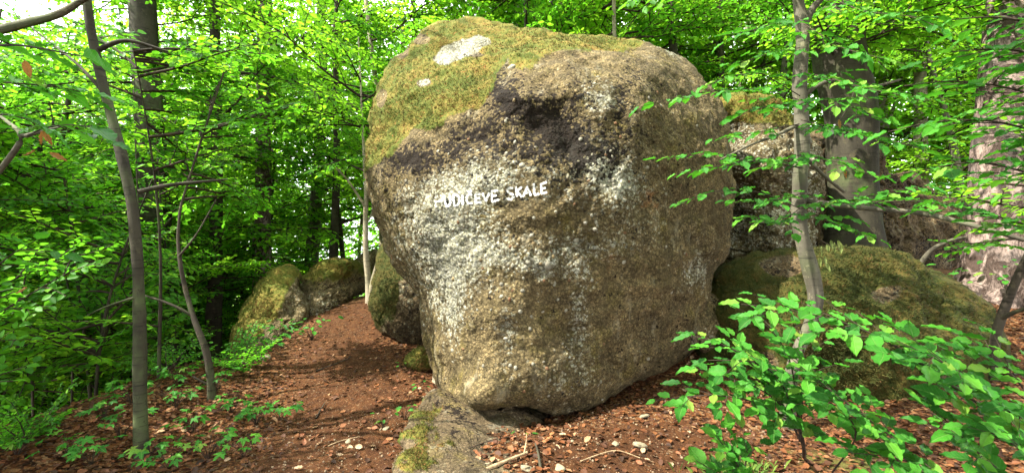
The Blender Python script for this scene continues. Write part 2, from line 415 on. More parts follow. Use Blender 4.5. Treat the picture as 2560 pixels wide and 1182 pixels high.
# ------------------------------------------------------------------ rocks
def rbf2(pts, vals, q, reg=0.0):
    pts = np.array(pts, float) / 300; vals = np.array(vals, float); q = np.asarray(q, float) / 300
    A = np.sqrt(((pts[:, None] - pts[None]) ** 2).sum(2) + .02) ; A -= np.eye(len(pts)) * reg
    n = len(pts); A = np.block([[A, np.ones((n, 1))], [np.ones((1, n)), np.zeros((1, 1))]])
    w = np.linalg.solve(A, np.concatenate([vals, [0]]))
    out = np.empty(len(q))
    for i in range(0, len(q), 50000):
        D = np.sqrt(((q[i:i + 50000, None] - pts[None]) ** 2).sum(2) + .02)
        out[i:i + 50000] = D @ w[:-1] + w[-1]
    return out

def make_rock(name, cen, outline, depth, edge=.35, back=1.5, N=300, M=90, B=24, k=7, big=.06, mid=.02, peb=.010, pebs=26., mat=None,
              masks=None, backdir=None, seed=0, facet=0.0):
    """solid boulder: front side follows the outline (photo pixels) at the given depths, back side closes it as a rounded volume"""
    ang = np.linspace(0, 2 * np.pi, N, endpoint=False)
    o = np.array(outline, float) - cen
    oa = np.unwrap(np.arctan2(o[:, 1], o[:, 0])); orr = np.hypot(o[:, 0], o[:, 1])
    oa = np.arctan2(o[:, 1], o[:, 0]); ix = np.argsort(oa); oa = oa[ix]; orr = orr[ix]
    a = np.where(ang > np.pi, ang - 2 * np.pi, ang)
    oa3 = np.concatenate([oa - 2 * np.pi, oa, oa + 2 * np.pi]); or3 = np.tile(orr, 3)
    R = np.interp(a, oa3, or3)
    # resample on outline arc: smooth slightly
    ker = np.array([1, 2, 3, 2, 1]) / 9.; kk = max(1, N // 260)
    for _ in range(kk * 2):
        R = sum(ker[j] * np.roll(R, j - 2) for j in range(5))
    s = (np.linspace(0, 1, M + 1)[1:]) ** 0.8
    S, AA = np.meshgrid(s, np.arange(N), indexing='ij')
    u = cen[0] + S * R[AA] * np.cos(ang[AA]); v = cen[1] + S * R[AA] * np.sin(ang[AA])
    uu = np.concatenate([[cen[0]], u.ravel()]); vv = np.concatenate([[cen[1]], v.ravel()]); ss = np.concatenate([[0], S.ravel()])
    dp = np.array(depth, float)
    D = rbf2(dp[:, :2], dp[:, 2], np.stack([uu, vv], 1), .002) + edge * (1 - np.sqrt(np.clip(1 - ss ** k, 0, 1)))
    V = np.stack([(uu - 1280) / F * D, D, CAMZ - (vv - 591) / F * D], 1)
    rim = V[-N:]; rc = rim.mean(0)
    dirv = np.array(backdir if backdir is not None else (rc * [1, 1, 0]) / np.linalg.norm(rc[:2]), float); dirv /= np.linalg.norm(dirv)
    rings = []
    for j in range(1, B + 1):
        ph = j / B * np.pi / 2
        if j < B: rings.append(rc + (rim - rc) * np.cos(ph) ** .7 + dirv * back * np.sin(ph))
    V = np.concatenate([V] + rings + [[rc + dirv * back]])
    nr = M + B - 1
    i = np.arange(N); j = (i + 1) % N
    quads = []
    for r in range(nr - 1):
        b0 = 1 + r * N; b1 = b0 + N
        quads.append(np.stack([b0 + i, b1 + i, b1 + j, b0 + j], 1))
    tri = np.stack([np.zeros(N, int), 1 + i, 1 + j], 1)
    last = len(V) - 1; bl = 1 + (nr - 1) * N
    tri2 = np.stack([np.full(N, last), bl + j, bl + i], 1)
    Fs = [np.concatenate(quads), np.concatenate([tri, tri2])]
    nv = len(V)
    U = np.concatenate([uu, np.tile(uu[-N:], B - 1), [cen[0]]]); VV = np.concatenate([vv, np.tile(vv[-N:], B - 1), [cen[1]]])
    mk = {"moss": np.zeros(nv), "lichen": np.zeros(nv), "dark": np.zeros(nv), "rust": np.zeros(nv)}
    if masks: mk.update(masks(U, VV, V))
    me = new_mesh(name, V, Fs, [mat or M_rock], True, mk)
    crackkeep = np.where((name == 'stone_body') & (seed == 0) & (U > 1060) & (U < 1400) & (VV > 430) & (VV < 540), 0.0, 1.0)
    nr_ = np.empty(nv * 3, dtype=np.float32); me.vertices.foreach_get("normal", nr_); nr_ = nr_.reshape(-1, 3)
    # make outward
    cc = V.mean(0)
    if ((V - cc) * nr_).sum() < 0:
        me.flip_normals(); nr_ = -nr_
    ms = np.clip(mk["moss"], 0, 1)
    q = V + seed * 3.7
    d = big * fbm(q * 1.1, 4, 20) + mid * fbm(q * 4.5, 4, 40) * 1.2
    if facet > 0:
        w1, wid = worley(q * 2.2, 90); d += facet * (wid - .5) + facet * (0.6 - w1)
    # gouges
    g = fbm(q * np.array([2.2, 2.2, 3.4]), 4, 77); d -= mid * 2.2 * np.clip(g - .18, 0, 1) * crackkeep
    d -= .022 * np.clip(mk["dark"] - .15, 0, 1) * (1 + 1.6 * fbm(q * 6, 3, 88))
    rg = np.abs(fbm(q * np.array([1.6, 1.6, 3.2]) + .5, 4, 91)); d -= mid * .9 * np.clip(1 - rg / .05, 0, 1) * np.clip(.1 + 1.8 * vnoise(q * 1.3, 93), 0, 1) * (seed not in (0, 31))
    w1, wid = worley(q * pebs, 60); w2, wid2 = worley(q * pebs * .48, 66)
    pb = peb * (np.sqrt(np.clip(1 - (w1 / .62) ** 2, 0, 1)) * (.3 + wid)) + peb * 1.7 * np.sqrt(np.clip(1 - (w2 / .5) ** 2, 0, 1)) * (wid2 > .62) * wid2
    pb += peb * 1.2 * fbm(q * 16, 3, 55)
    pb = pb * (.4 + .6 * crackkeep) * np.clip(.95 + 1.5 * fbm(q * 1.7, 3, 97), .15, 2.0)
    d += pb * (1 - ms * .8) + np.clip((ms - .42) * 4, 0, 1) * (.03 * fbm(q * 7, 4, 31) + .014)
    # fade the large displacement near the rim so that the outline stays true
    V2 = V + nr_ * d[:, None]
    me.vertices.foreach_set("co", V2.astype(np.float32).ravel()); me.update()
    return me, V2, nr_, mk, U, VV

def blob(U, V, cx, cy, rx, ry, rot=0, p=1.0):
    c, s = math.cos(math.radians(rot)), math.sin(math.radians(rot))
    x = (U - cx) * c + (V - cy) * s; y = -(U - cx) * s + (V - cy) * c
    return np.exp(-((x / rx) ** 2 + (y / ry) ** 2) * p)

def poly_above(U, V, line):
    l = np.array(line, float); return np.interp(U, l[:, 0], l[:, 1]) - V

ROCKFOOT = []   # centres and radii of rocks, kept free of trees
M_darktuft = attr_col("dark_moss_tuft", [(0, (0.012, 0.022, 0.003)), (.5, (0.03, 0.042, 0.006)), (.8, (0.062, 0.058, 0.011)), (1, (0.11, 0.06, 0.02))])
def tuft_mesh(name, pts, nrm, n_blades=3, size=.018, mat=None, seed=1, vals=None):
    r = np.random.default_rng(seed); n = len(pts) * n_blades
    p = np.repeat(pts, n_blades, 0) + r.normal(0, size * .45, (n, 3))
    nn = np.repeat(nrm, n_blades, 0) + r.normal(0, .55, (n, 3)); nn /= np.linalg.norm(nn, axis=1)[:, None]
    t = np.cross(nn, r.normal(0, 1, (n, 3))); t /= np.linalg.norm(t, axis=1)[:, None]
    h = size * r.uniform(.5, 1.5, n)[:, None]; w = size * .22
    V = np.stack([p - t * w - nn * .006, p + t * w - nn * .006, p + nn * h + r.normal(0, size * .3, (n, 3))], 1).reshape(-1, 3)
    rnd = np.repeat(np.clip((np.repeat(vals, n_blades) if vals is not None else .5) + r.normal(0, .18, n), 0, 1), 3)
    return new_mesh(name, V, [np.arange(n * 3).reshape(-1, 3)], [mat or M_mosstuft], False, {"rnd": rnd})

def moss_on(root, V, nrm, mk, count, seed, size=.018, mat=None):
    r = np.random.default_rng(seed)
    w = np.clip(mk["moss"] - .35, 0, 1)
    w = w * (nrm[:, 1] < .35)
    idx = r.choice(len(V), count, p=w / w.sum())
    vals = np.clip(.45 + .5 * fbm(V[idx] * 5, 3, 4), 0, 1)
    me = tuft_mesh("moss", V[idx], nrm[idx], 3, size, mat, seed, vals)
    return put("moss", me, root, kind="stuff")

def rock_thing(name, label, cat, args, moss=0, group=None, mosssize=.018):
    me, V, nr, mk, U, VV = make_rock(name="stone_body", **args)
    c = V.mean(0); lo = V[:, 2].min()
    root = thing(name, label, cat, (c[0], c[1], lo), group)
    body = put("rock_body", me, root)
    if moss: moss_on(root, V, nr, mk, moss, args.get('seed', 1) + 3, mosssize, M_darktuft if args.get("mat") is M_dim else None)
    ROCKFOOT.append((c[0], c[1], max(np.ptp(V[:, 0]), np.ptp(V[:, 1])) * .5))
    return root, body, V, nr, mk, U, VV

# --- the great boulder
RIDGE = [(880, 430), (925, 425), (985, 400), (1040, 335), (1100, 320), (1160, 280), (1215, 235), (1240, 185), (1270, 158), (1330, 165), (1400, 142), (1480, 130), (1560, 118), (1640, 108), (1720, 112), (1830, 60)]
BOUT = [(1130, 50), (1190, 48), (1290, 62), (1400, 72), (1510, 80), (1600, 95), (1670, 118), (1725, 155), (1760, 195), (1790, 230), (1810, 262), (1822, 330), (1828, 420), (1832, 520), (1825, 600),
        (1800, 655), (1770, 715), (1750, 790), (1752, 860), (1700, 905), (1640, 930), (1570, 955), (1520, 985), (1480, 1010), (1430, 1024), (1370, 1028), (1310, 1018), (1260, 1022), (1215, 1038), (1170, 1036), (1135, 1015), (1112, 980), (1092, 940), (1083, 900), (1068, 860), (1058, 800), (1048, 745), (1020, 705), (985, 660), (958, 600), (938, 530), (922, 460), (914, 400), (912, 340),
        (922, 290), (940, 220), (965, 170), (1000, 130), (1040, 85), (1085, 58)]
BDEP = [(1350, 600, 3.92), (1230, 490, 3.98), (1180, 800, 4.08), (1400, 850, 4.05), (1600, 700, 4.2), (1600, 400, 4.15), (1400, 300, 4.15), (1100, 450, 4.25), (1180, 1000, 3.74), (1350, 1000, 3.82), (1500, 960, 4.02),
        (1700, 850, 4.6), (1780, 600, 4.55), (1790, 400, 4.5), (1740, 250, 4.75), (1620, 180, 4.55), (1450, 190, 4.3), (1290, 200, 4.22), (1100, 340, 4.4), (960, 430, 4.6), (1300, 100, 5.2), (1150, 80, 5.5), (1050, 140, 5.2), (1000, 250, 4.95), (1150, 200, 4.72), (940, 330, 4.95), (1550, 100, 5.2), (1700, 150, 5.1),
        (960, 560, 4.65), (1040, 700, 4.55), (1070, 850, 4.5), (1110, 950, 4.3)]
def bmask(U, V, W3):
    n = fbm(np.stack([U / 60, V / 60, U * 0], 1), 4, 8) * 22
    m = np.clip((poly_above(U, V, RIDGE) + n) / 22 * .5 + .5, 0, 1)
    for (cx, cy, rx, ry, rot) in [(1150, 125, 62, 22, -22), (1118, 142, 32, 24, 0), (1200, 98, 26, 12, 0), (1065, 215, 19, 11, 0), (1195, 140, 22, 12, 0), (1000, 120, 20, 24, 0), (960, 250, 16, 24, 0), (1050, 95, 28, 14, 20), (1680, 125, 60, 26, 20)]:
        m = m * (1 - np.clip(blob(U, V, cx, cy, rx, ry, rot) * 2.2 - .3, 0, 1))
    m = np.where(W3[:, 1] > 5.9, np.clip((W3[:, 2] - 2.2) * 1.2, 0, 1), m)
    l = .10 + 0 * U
    for (cx, cy, rx, ry, rot, a) in [(1150, 125, 72, 26, -22, .9), (1120, 145, 36, 28, 0, .7), (1200, 95, 30, 14, 0, .7), (1065, 215, 22, 12, 0, .8),
        (1230, 400, 130, 70, -10, .45), (1110, 560, 130, 80, 0, .6), (1180, 470, 200, 60, 0, .35), (1490, 400, 130, 90, 30, .6), (1540, 460, 50, 40, 40, .4), (1500, 250, 60, 35, 20, .6), (1120, 700, 90, 90, 0, .6), (1230, 640, 140, 45, 0, .55), (1370, 665, 60, 40, 0, .4),
        (1130, 800, 40, 80, 0, .4), (1450, 740, 30, 120, 0, .4), (1270, 820, 25, 90, 0, .35), (1600, 560, 150, 80, 0, .2), (1430, 890, 50, 80, 0, .25), (1400, 960, 140, 60, 0, .2), (1680, 125, 50, 16, 20, .5), (1740, 680, 30, 60, 30, .5), (1480, 610, 120, 40, 0, .25)]:
        l = l + a * blob(U, V, cx, cy, rx, ry, rot)
    d = 0 * U - .04 + .22 * blob(U, V, 1380, 340, 260, 130, 15)
    for (cx, cy, rx, ry, rot, a) in [(1330, 280, 160, 55, 35, .66), (1250, 225, 60, 35, 40, .5), (1400, 340, 100, 50, 45, .58), (1130, 390, 110, 35, -15, .5), (1030, 410, 70, 35, 0, .6), (1000, 400, 60, 24, 0, .4), (1290, 370, 120, 32, 20, .5), (1550, 290, 24, 90, 10, .5), (1590, 200, 30, 40, 0, .3), (1420, 250, 50, 30, 0, .4), (1450, 440, 14, 60, 0, .45), (1190, 320, 90, 28, -30, .52), (980, 500, 30, 80, -10, .25), (1500, 390, 60, 20, 20, .35), (1700, 860, 60, 60, 0, .25)]:
        d = d + a * blob(U, V, cx, cy, rx, ry, rot)
    r = 0 * U
    for (cx, cy, rx, ry, rot, a) in [(1620, 500, 60, 40, 0, .35), (1650, 530, 100, 60, 0, .2), (1600, 760, 70, 160, 10, .32), (1520, 660, 30, 60, 0, .35), (1400, 300, 60, 30, 30, .5), (1570, 430, 60, 60, 0, .15), (1060, 330, 60, 10, -30, .3), (1300, 175, 60, 16, 0, .3)]:
        r = r + a * blob(U, V, cx, cy, rx, ry, rot)
    return {"moss": m, "lichen": l * (1 - m * (l < .5)), "dark": d, "rust": r}
big_root, big_body, BV, BN, BMK, BU, BVV = rock_thing("boulder", "huge top-heavy conglomerate boulder with moss cap and white painted letters", "boulder",
    dict(cen=np.array([1375., 545.]), outline=BOUT, depth=BDEP, edge=.42, back=2.3, N=860, M=230, B=40, k=9, big=.10, mid=.04, peb=.0045, pebs=31., masks=bmask, seed=0), moss=10000, mosssize=.014)
bvh = BVHTree.FromPolygons([tuple(v) for v in BV], [tuple(p.vertices) for p in big_body.data.polygons])
def on_boulder(u, v):
    d = Vector(P(u, v, 1.0) - np.array([0, 0, CAMZ])).normalized()
    h = bvh.ray_cast(Vector((0, 0, CAMZ)), d)
    return h[0], h[1]

# letters painted on the front
ML = NT("white_wall_paint")
_n = ML.noise(70, 5, .8); _n2 = ML.noise(26, 4, .7)
ML.done(ML.mix(ML.ramp(_n, .4, .6), (.62, .62, .6), (.82, .82, .82)), .7, ML.bump(_n, .6, .006), .3)
def paint_mat(name, cut):
    t = NT(name); n = t.noise(60, 4, .75)
    t.done(t.mix(t.ramp(n, .4, .6), (.42, .41, .38), (.74, .74, .73)), .7, t.bump(n, .6, .006), .3)
    tr = t.node("ShaderNodeBsdfTransparent"); mx = t.node("ShaderNodeMixShader")
    w = t.ramp(t.math('ADD', t.math('MULTIPLY', t.noise(48, 5, .8), .6), t.math('MULTIPLY', t.noise(130, 2, .6), .4)), cut - .03, cut + .03)
    t.link(w, mx.inputs[0]); t.link(tr.outputs[0], mx.inputs[1]); t.link(t.b.outputs[0], mx.inputs[2]); t.link(mx.outputs[0], t.out.inputs[0])
    return t.m
M_paint = paint_mat("white_letter_paint", .42); M_paint_worn = paint_mat("worn_white_letter_paint", .51)
def arc(cx, cy, rx, ry, a0, a1, n=10):
    return [(cx + rx * math.cos(math.radians(a)), cy + ry * math.sin(math.radians(a))) for a in np.linspace(a0, a1, n)]
# strokes in enlarged-crop units: photo = (1040 + x/7.11, 430 + y/7.11)
LET = [("H", [[(345, 440), (362, 625)], [(455, 420), (470, 600)], [(350, 530), (460, 510)]], True, 30),
 ("U", [[(500, 415), (515, 545)] + [(545, 605), (590, 600)] + [(612, 540), (602, 410)]], False, 42),
 ("D", [[(655, 410), (685, 620)], [(655, 408), (720, 402), (768, 450), (775, 520), (745, 580), (688, 618)]], False, 40),
 ("I", [[(820, 410), (835, 590)]], False, 46),
 ("C", [[(1000, 405), (940, 400), (900, 440), (895, 500), (925, 555), (1005, 552)], [(918, 330), (955, 372), (990, 325)]], False, 38),
 ("E", [[(1150, 390), (1055, 398), (1062, 545), (1165, 535)], [(1060, 468), (1140, 460)]], False, 40),
 ("V", [[(1178, 375), (1245, 515), (1305, 365)]], False, 44),
 ("E", [[(1460, 328), (1345, 345), (1352, 525), (1480, 490)], [(1350, 430), (1440, 415)]], False, 42),
 ("S", [[(1725, 290), (1660, 285), (1625, 330), (1660, 375), (1715, 395), (1735, 440), (1690, 490), (1605, 470)]], False, 44),
 ("K", [[(1772, 255), (1795, 440)], [(1880, 262), (1795, 350), (1885, 445)]], False, 42),
 ("A", [[(1905, 440), (1975, 268), (2045, 425)], [(1930, 375), (2020, 365)]], False, 40),
 ("L", [[(2092, 200), (2105, 405), (2195, 390)]], False, 44),
 ("E", [[(2325, 180), (2222, 215), (2230, 385), (2330, 360)], [(2225, 300), (2305, 280)]], False, 40)]
for i, (ch, strokes, worn, wd) in enumerate(LET):
    V = []; Q = []
    for st in strokes:
        pts = np.array(st, float); seg = np.hypot(*np.diff(pts, axis=0).T); cum = np.concatenate([[0], np.cumsum(seg)])
        n = max(6, int(cum[-1] / 7)); tt = np.linspace(0, cum[-1], n)
        X = np.interp(tt, cum, pts[:, 0]); Y = np.interp(tt, cum, pts[:, 1])
        tx = np.gradient(X); ty = np.gradient(Y); L = np.hypot(tx, ty); nx, ny = -ty / L, tx / L
        K = 7; b0 = len(V)
        for k in range(n):
            ww = .95 * wd * (1 + .22 * math.sin(k * .9 + i) + random.uniform(-.14, .14))
            if k in (0, n - 1): ww *= .7
            for j in range(K):
                o = (j / (K - 1) - .5) * ww
                u = 1040 + (X[k] + nx[k] * o) / 7.11; v = 430 + (Y[k] + ny[k] * o) / 7.11
                h, nn = on_boulder(u, v)
                V.append(h + (Vector((0, 0, CAMZ)) - h).normalized() * .012 + nn * .001)
        for k in range(n - 1):
            for j in range(K - 1):
                a = b0 + k * K + j; Q.append((a, a + 1, a + K + 1, a + K))
    me = new_mesh("letter", np.array(V), [np.array(Q)], [M_paint_worn if worn else M_paint], True)
    o = put("letter", me, big_root, label=("faded " if worn else "") + "white painted letter " + ("C with caron" if ch == "C" else ch))

# embedded pebbles
def ico(sub=1, seed=0, rough=.15):
    import bmesh
    bm = bmesh.new(); bmesh.ops.create_icosphere(bm, subdivisions=sub, radius=1.0)
    V = np.array([v.co[:] for v in bm.verts]); Fc = np.array([[v.index for v in f.verts] for f in bm.faces]); bm.free()
    V = V * (1 + rough * fbm(V * 1.4 + seed * 5.1, 3, seed))[:, None]
    return V, Fc
peb_me = [new_mesh("pebble", ico(1, s, .35)[0] * [1, .8, .55], [ico(1)[1]], [M_pebble], True) for s in range(6)]
def bframe(n, roll):
    z = Vector(n).normalized(); x = z.orthogonal().normalized(); y = z.cross(x)
    return (Matrix((x, y, z)).transposed() @ Matrix.Rotation(roll, 3, 'Z'))
k = 0
spec_n = 7
special = [(1370, 665, .055), (1280, 168, .05), (1305, 412, .036), (1320, 655, .034), (1215, 640, .03), (1440, 600, .03), (1560, 655, .028)]
cands = [(u, v, s) for u, v, s in special]
while len(cands) < 290:
    u = random.uniform(950, 1810); v = random.uniform(180, 1010)
    if poly_above(np.array([u]), np.array([v]), RIDGE)[0] > -25: continue
    if 1075 < u < 1385 and 445 < v < 525: continue
    if random.random() > .25 + .75 * math.exp(-((v - 650) / 130) ** 2) * (u < 1500): continue
    cands.append((u, v, random.uniform(.014, .026)))
for ci, (u, v, s) in enumerate(cands):
    h, nn = on_boulder(u, v)
    if h is None: continue
    l = random.random() * (.5 if ci < spec_n else 1)
    base = np.array((.40, .38, .30)) if l < .6 else np.array((.30, .22, .11)) if l < .85 else np.array((.24, .12, .06))
    put("pebble", random.choice(peb_me), big_root, h - nn * s * .12, bframe(nn, random.uniform(0, 6.28)), (s, s * random.uniform(.8, 1.2), s), color=base * random.uniform(.42, .85))
# the smaller grains of the conglomerate as one part
def crust(root, V, nr, mk, U, VV, count, seed, smin=.006, smax=.015, keep=None):
    r = np.random.default_rng(seed)
    w = np.clip(1 - mk["moss"] * 2.5, 0, 1) * (nr[:, 1] < .25) 
    if keep is not None: w = w * keep
    idx = r.choice(len(V), count, p=w / w.sum())
    iv, fc = ico(1, 3, .3); import bmesh
    phi = (1 + 5 ** .5) / 2
    iv = np.array([(-1, phi, 0), (1, phi, 0), (-1, -phi, 0), (1, -phi, 0), (0, -1, phi), (0, 1, phi), (0, -1, -phi), (0, 1, -phi), (phi, 0, -1), (phi, 0, 1), (-phi, 0, -1), (-phi, 0, 1)]) / 1.9
    fc = np.array([(0, 11, 5), (0, 5, 1), (0, 1, 7), (0, 7, 10), (0, 10, 11), (1, 5, 9), (5, 11, 4), (11, 10, 2), (10, 7, 6), (7, 1, 8), (3, 9, 4), (3, 4, 2), (3, 2, 6), (3, 6, 8), (3, 8, 9), (4, 9, 5), (2, 4, 11), (6, 2, 10), (8, 6, 7), (9, 8, 1)])
    n = count; s = r.uniform(smin, smax, n) ** 1.0
    A = r.normal(0, 1, (n, 3, 3)); Qm, _ = np.linalg.qr(A)
    sc3 = np.stack([s, s * r.uniform(.6, 1, n), s * r.uniform(.35, .8, n)], 1)
    vv = iv[None] * sc3[:, None, :] * r.uniform(.8, 1.2, (n, 12, 1))
    vv = np.einsum('nij,nkj->nki', Qm, vv) + (V[idx] + nr[idx] * s[:, None] * .1)[:, None]
    ff = (fc[None] + (np.arange(n) * 12)[:, None, None]).reshape(-1, 3)
    at = {k_: np.repeat(a[idx], 12) for k_, a in mk.items()}
    at["lichen"] = at["lichen"] + np.repeat(r.normal(.0, .18, n), 12)
    me = new_mesh("pebble_crust", vv.reshape(-1, 3), [ff], [M_rock], True, at)
    return put("pebble_crust", me, root, kind="stuff")
keep = ~((BU > 1070) & (BU < 1390) & (BVV > 440) & (BVV < 535))
crust(big_root, BV, BN, BMK, BU, BVV, 8000, 5, .003, .009, keep=keep)

# --- the other rocks
def ms_top(thr_z=None, line=None, base=0.0, lich=.25, dark=.0, amp=30.):
    def f(U, V, W3):
        n = fbm(W3 * 2.3, 4, 3)
        m = base + 0 * U
        if line is not None: m = m + np.clip((poly_above(U, V, line) + n * 40) / amp * .5 + .5, 0, 1)
        return {"moss": np.clip(m, 0, 1), "lichen": lich + .25 * fbm(W3 * 1.9, 3, 14), "dark": dark + .45 * fbm(W3 * 1.7, 3, 15), "rust": .25 * fbm(W3 * 1.5, 3, 16)}
    return f
r2 = rock_thing("boulder", "conglomerate boulder with low moss cap wedged behind the painted boulder's right side", "boulder",
    dict(cen=np.array([1900., 460.]), outline=[(1770, 265), (1800, 246), (1850, 238), (1910, 240), (1960, 262), (2000, 300), (2030, 350), (2040, 450), (2040, 560), (2040, 680), (1960, 720), (1860, 720), (1770, 700), (1765, 500), (1765, 350)],
         depth=[(1800, 260, 6.0), (1960, 300, 5.9), (1810, 330, 6.3), (1835, 500, 6.3), (1820, 650, 6.2), (1900, 400, 5.65), (1990, 450, 5.8), (1940, 600, 5.6), (2000, 640, 5.8)], edge=.3, back=1.6, N=360, M=110, B=16, k=8, big=.12, mid=.06, peb=.013, pebs=20., facet=.05, seed=4,
         masks=ms_top(line=[(1700, 290), (1850, 285), (1960, 320), (2050, 340)], lich=.5, dark=.05)), moss=1500)
r3 = rock_thing("boulder", "dark shaded boulder behind the big beech's foot, right of the slender forked tree", "boulder",
    dict(cen=np.array([2200., 500.]), outline=[(1990, 380), (2010, 335), (2060, 325), (2130, 345), (2190, 385), (2230, 430), (2330, 470), (2400, 510), (2430, 570), (2420, 640), (2200, 690), (2000, 680), (1980, 520)],
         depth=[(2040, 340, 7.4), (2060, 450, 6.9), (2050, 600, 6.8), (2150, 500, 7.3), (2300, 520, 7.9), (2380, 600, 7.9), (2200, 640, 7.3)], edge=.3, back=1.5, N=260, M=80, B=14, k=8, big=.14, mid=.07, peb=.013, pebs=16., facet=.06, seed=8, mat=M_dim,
         masks=ms_top(base=.1, lich=.15, dark=.25)))
R4LINE = [(1700, 760), (1800, 740), (1900, 760), (2000, 800), (2150, 850), (2300, 870), (2450, 900), (2560, 950)]
def r4m(U, V, W3):
    n = fbm(W3 * 2.6, 4, 3)
    m = np.clip(.62 + n * .5 + .35 * np.clip((W3[:, 2] - .2) * 1.5, -1, 1), 0, 1)
    m = m * (1 - np.clip(blob(U, V, 1960, 665, 60, 22) * 1.4, 0, 1)) * (1 - .8 * np.clip(blob(U, V, 2210, 740, 40, 20) * 1.4, 0, 1))
    return {"moss": m, "lichen": .3 + .3 * fbm(W3 * 4, 3, 14), "dark": .3 + .4 * fbm(W3 * 2, 3, 15), "rust": .3 * fbm(W3 * 3, 3, 16)}
r4 = rock_thing("boulder", "broad low moss-covered boulder right of the painted boulder, leafy twigs before it", "boulder",
    dict(cen=np.array([2120., 830.]), outline=[(1752, 800), (1765, 735), (1795, 680), (1850, 645), (1920, 628), (2020, 617), (2130, 615), (2220, 628), (2290, 655), (2350, 690), (2420, 730), (2480, 775), (2525, 840), (2535, 930), (2450, 1010), (2250, 1060), (2050, 1060), (1900, 1030), (1800, 970), (1755, 890)],
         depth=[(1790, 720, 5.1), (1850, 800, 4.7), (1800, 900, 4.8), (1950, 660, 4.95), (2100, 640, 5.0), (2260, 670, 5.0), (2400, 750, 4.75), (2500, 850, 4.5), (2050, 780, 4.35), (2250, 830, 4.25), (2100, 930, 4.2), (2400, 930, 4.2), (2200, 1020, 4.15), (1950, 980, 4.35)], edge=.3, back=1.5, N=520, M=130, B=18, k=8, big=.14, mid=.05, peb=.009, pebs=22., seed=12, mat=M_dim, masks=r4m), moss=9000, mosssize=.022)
r5 = rock_thing("rock", "small pale upright rock wedged between painted boulder and low mossy boulder", "rock",
    dict(cen=np.array([1772., 800.]), outline=[(1748, 745), (1775, 735), (1800, 760), (1805, 830), (1795, 880), (1760, 885), (1745, 850), (1742, 790)], depth=[(1770, 800, 4.86), (1760, 870, 4.9), (1790, 760, 5.0)], edge=.12, back=.4, N=90, M=30, B=8, k=5, big=.03, mid=.02, peb=.006, seed=15, masks=ms_top(lich=.2, base=.2)))
r6 = rock_thing("boulder", "dark mossy boulder beside the path with a yellow-green sloping edge, behind the painted boulder", "boulder",
    dict(cen=np.array([1010., 745.]), outline=[(960, 610), (985, 600), (1040, 610), (1090, 680), (1110, 780), (1095, 850), (1040, 858), (985, 852), (948, 825), (932, 780), (930, 720), (938, 680), (948, 640)],
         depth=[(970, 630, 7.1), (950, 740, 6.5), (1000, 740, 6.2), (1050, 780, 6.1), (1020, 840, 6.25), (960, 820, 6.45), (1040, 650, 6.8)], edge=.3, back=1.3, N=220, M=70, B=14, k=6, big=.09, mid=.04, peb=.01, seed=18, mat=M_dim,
         masks=ms_top(line=[(900, 860), (950, 830), (990, 800), (1000, 700), (1100, 690)], amp=60, dark=.15, lich=.35)), moss=2500)
r7 = rock_thing("boulder", "slanting mossy rock slab left of the path, pale knob on top", "boulder",
    dict(cen=np.array([680., 790.]), outline=[(705, 668), (728, 660), (745, 680), (750, 720), (768, 770), (750, 820), (700, 860), (650, 885), (600, 905), (575, 880), (580, 840), (605, 800), (640, 745), (670, 700)],
         depth=[(715, 680, 8.3), (700, 750, 7.6), (740, 780, 7.7), (660, 830, 7.2), (600, 870, 7.2), (630, 790, 7.6), (720, 840, 7.2)], edge=.3, back=1.4, N=200, M=60, B=12, k=6, big=.1, mid=.06, peb=.01, seed=22,
         masks=ms_top(line=[(560, 940), (640, 840), (700, 770), (740, 690)], amp=50, lich=.3)), moss=2500)
r8 = rock_thing("boulder", "rounded brown boulder at the head of the path, below the overhanging twigs", "boulder",
    dict(cen=np.array([835., 720.]), outline=[(752, 705), (775, 672), (820, 655), (870, 655), (905, 662), (928, 682), (926, 715), (885, 740), (850, 765), (810, 795), (765, 810), (745, 780), (742, 740)],
         depth=[(770, 700, 8.9), (830, 680, 8.9), (900, 690, 9.6), (860, 730, 9.0), (780, 770, 8.2), (820, 760, 8.4)], edge=.35, back=1.6, N=200, M=60, B=12, k=6, big=.14, mid=.06, peb=.012, seed=25,
         masks=ms_top(line=[(700, 720), (800, 700), (900, 680)], amp=80, lich=.25, dark=.05)), moss=1500)
r9 = rock_thing("boulder", "far grey boulder at the path's end behind the thin pale trees", "boulder",
    dict(cen=np.array([930., 668.]), outline=[(880, 670), (900, 645), (930, 632), (965, 636), (985, 660), (980, 720), (930, 730), (890, 715)], depth=[(930, 660, 11.), (900, 700, 10.9), (960, 700, 11.2)], edge=.3, back=1.3, N=120, M=36, B=10, k=6, big=.1, mid=.05, peb=.01, seed=28, masks=ms_top(lich=.3, base=.25)))
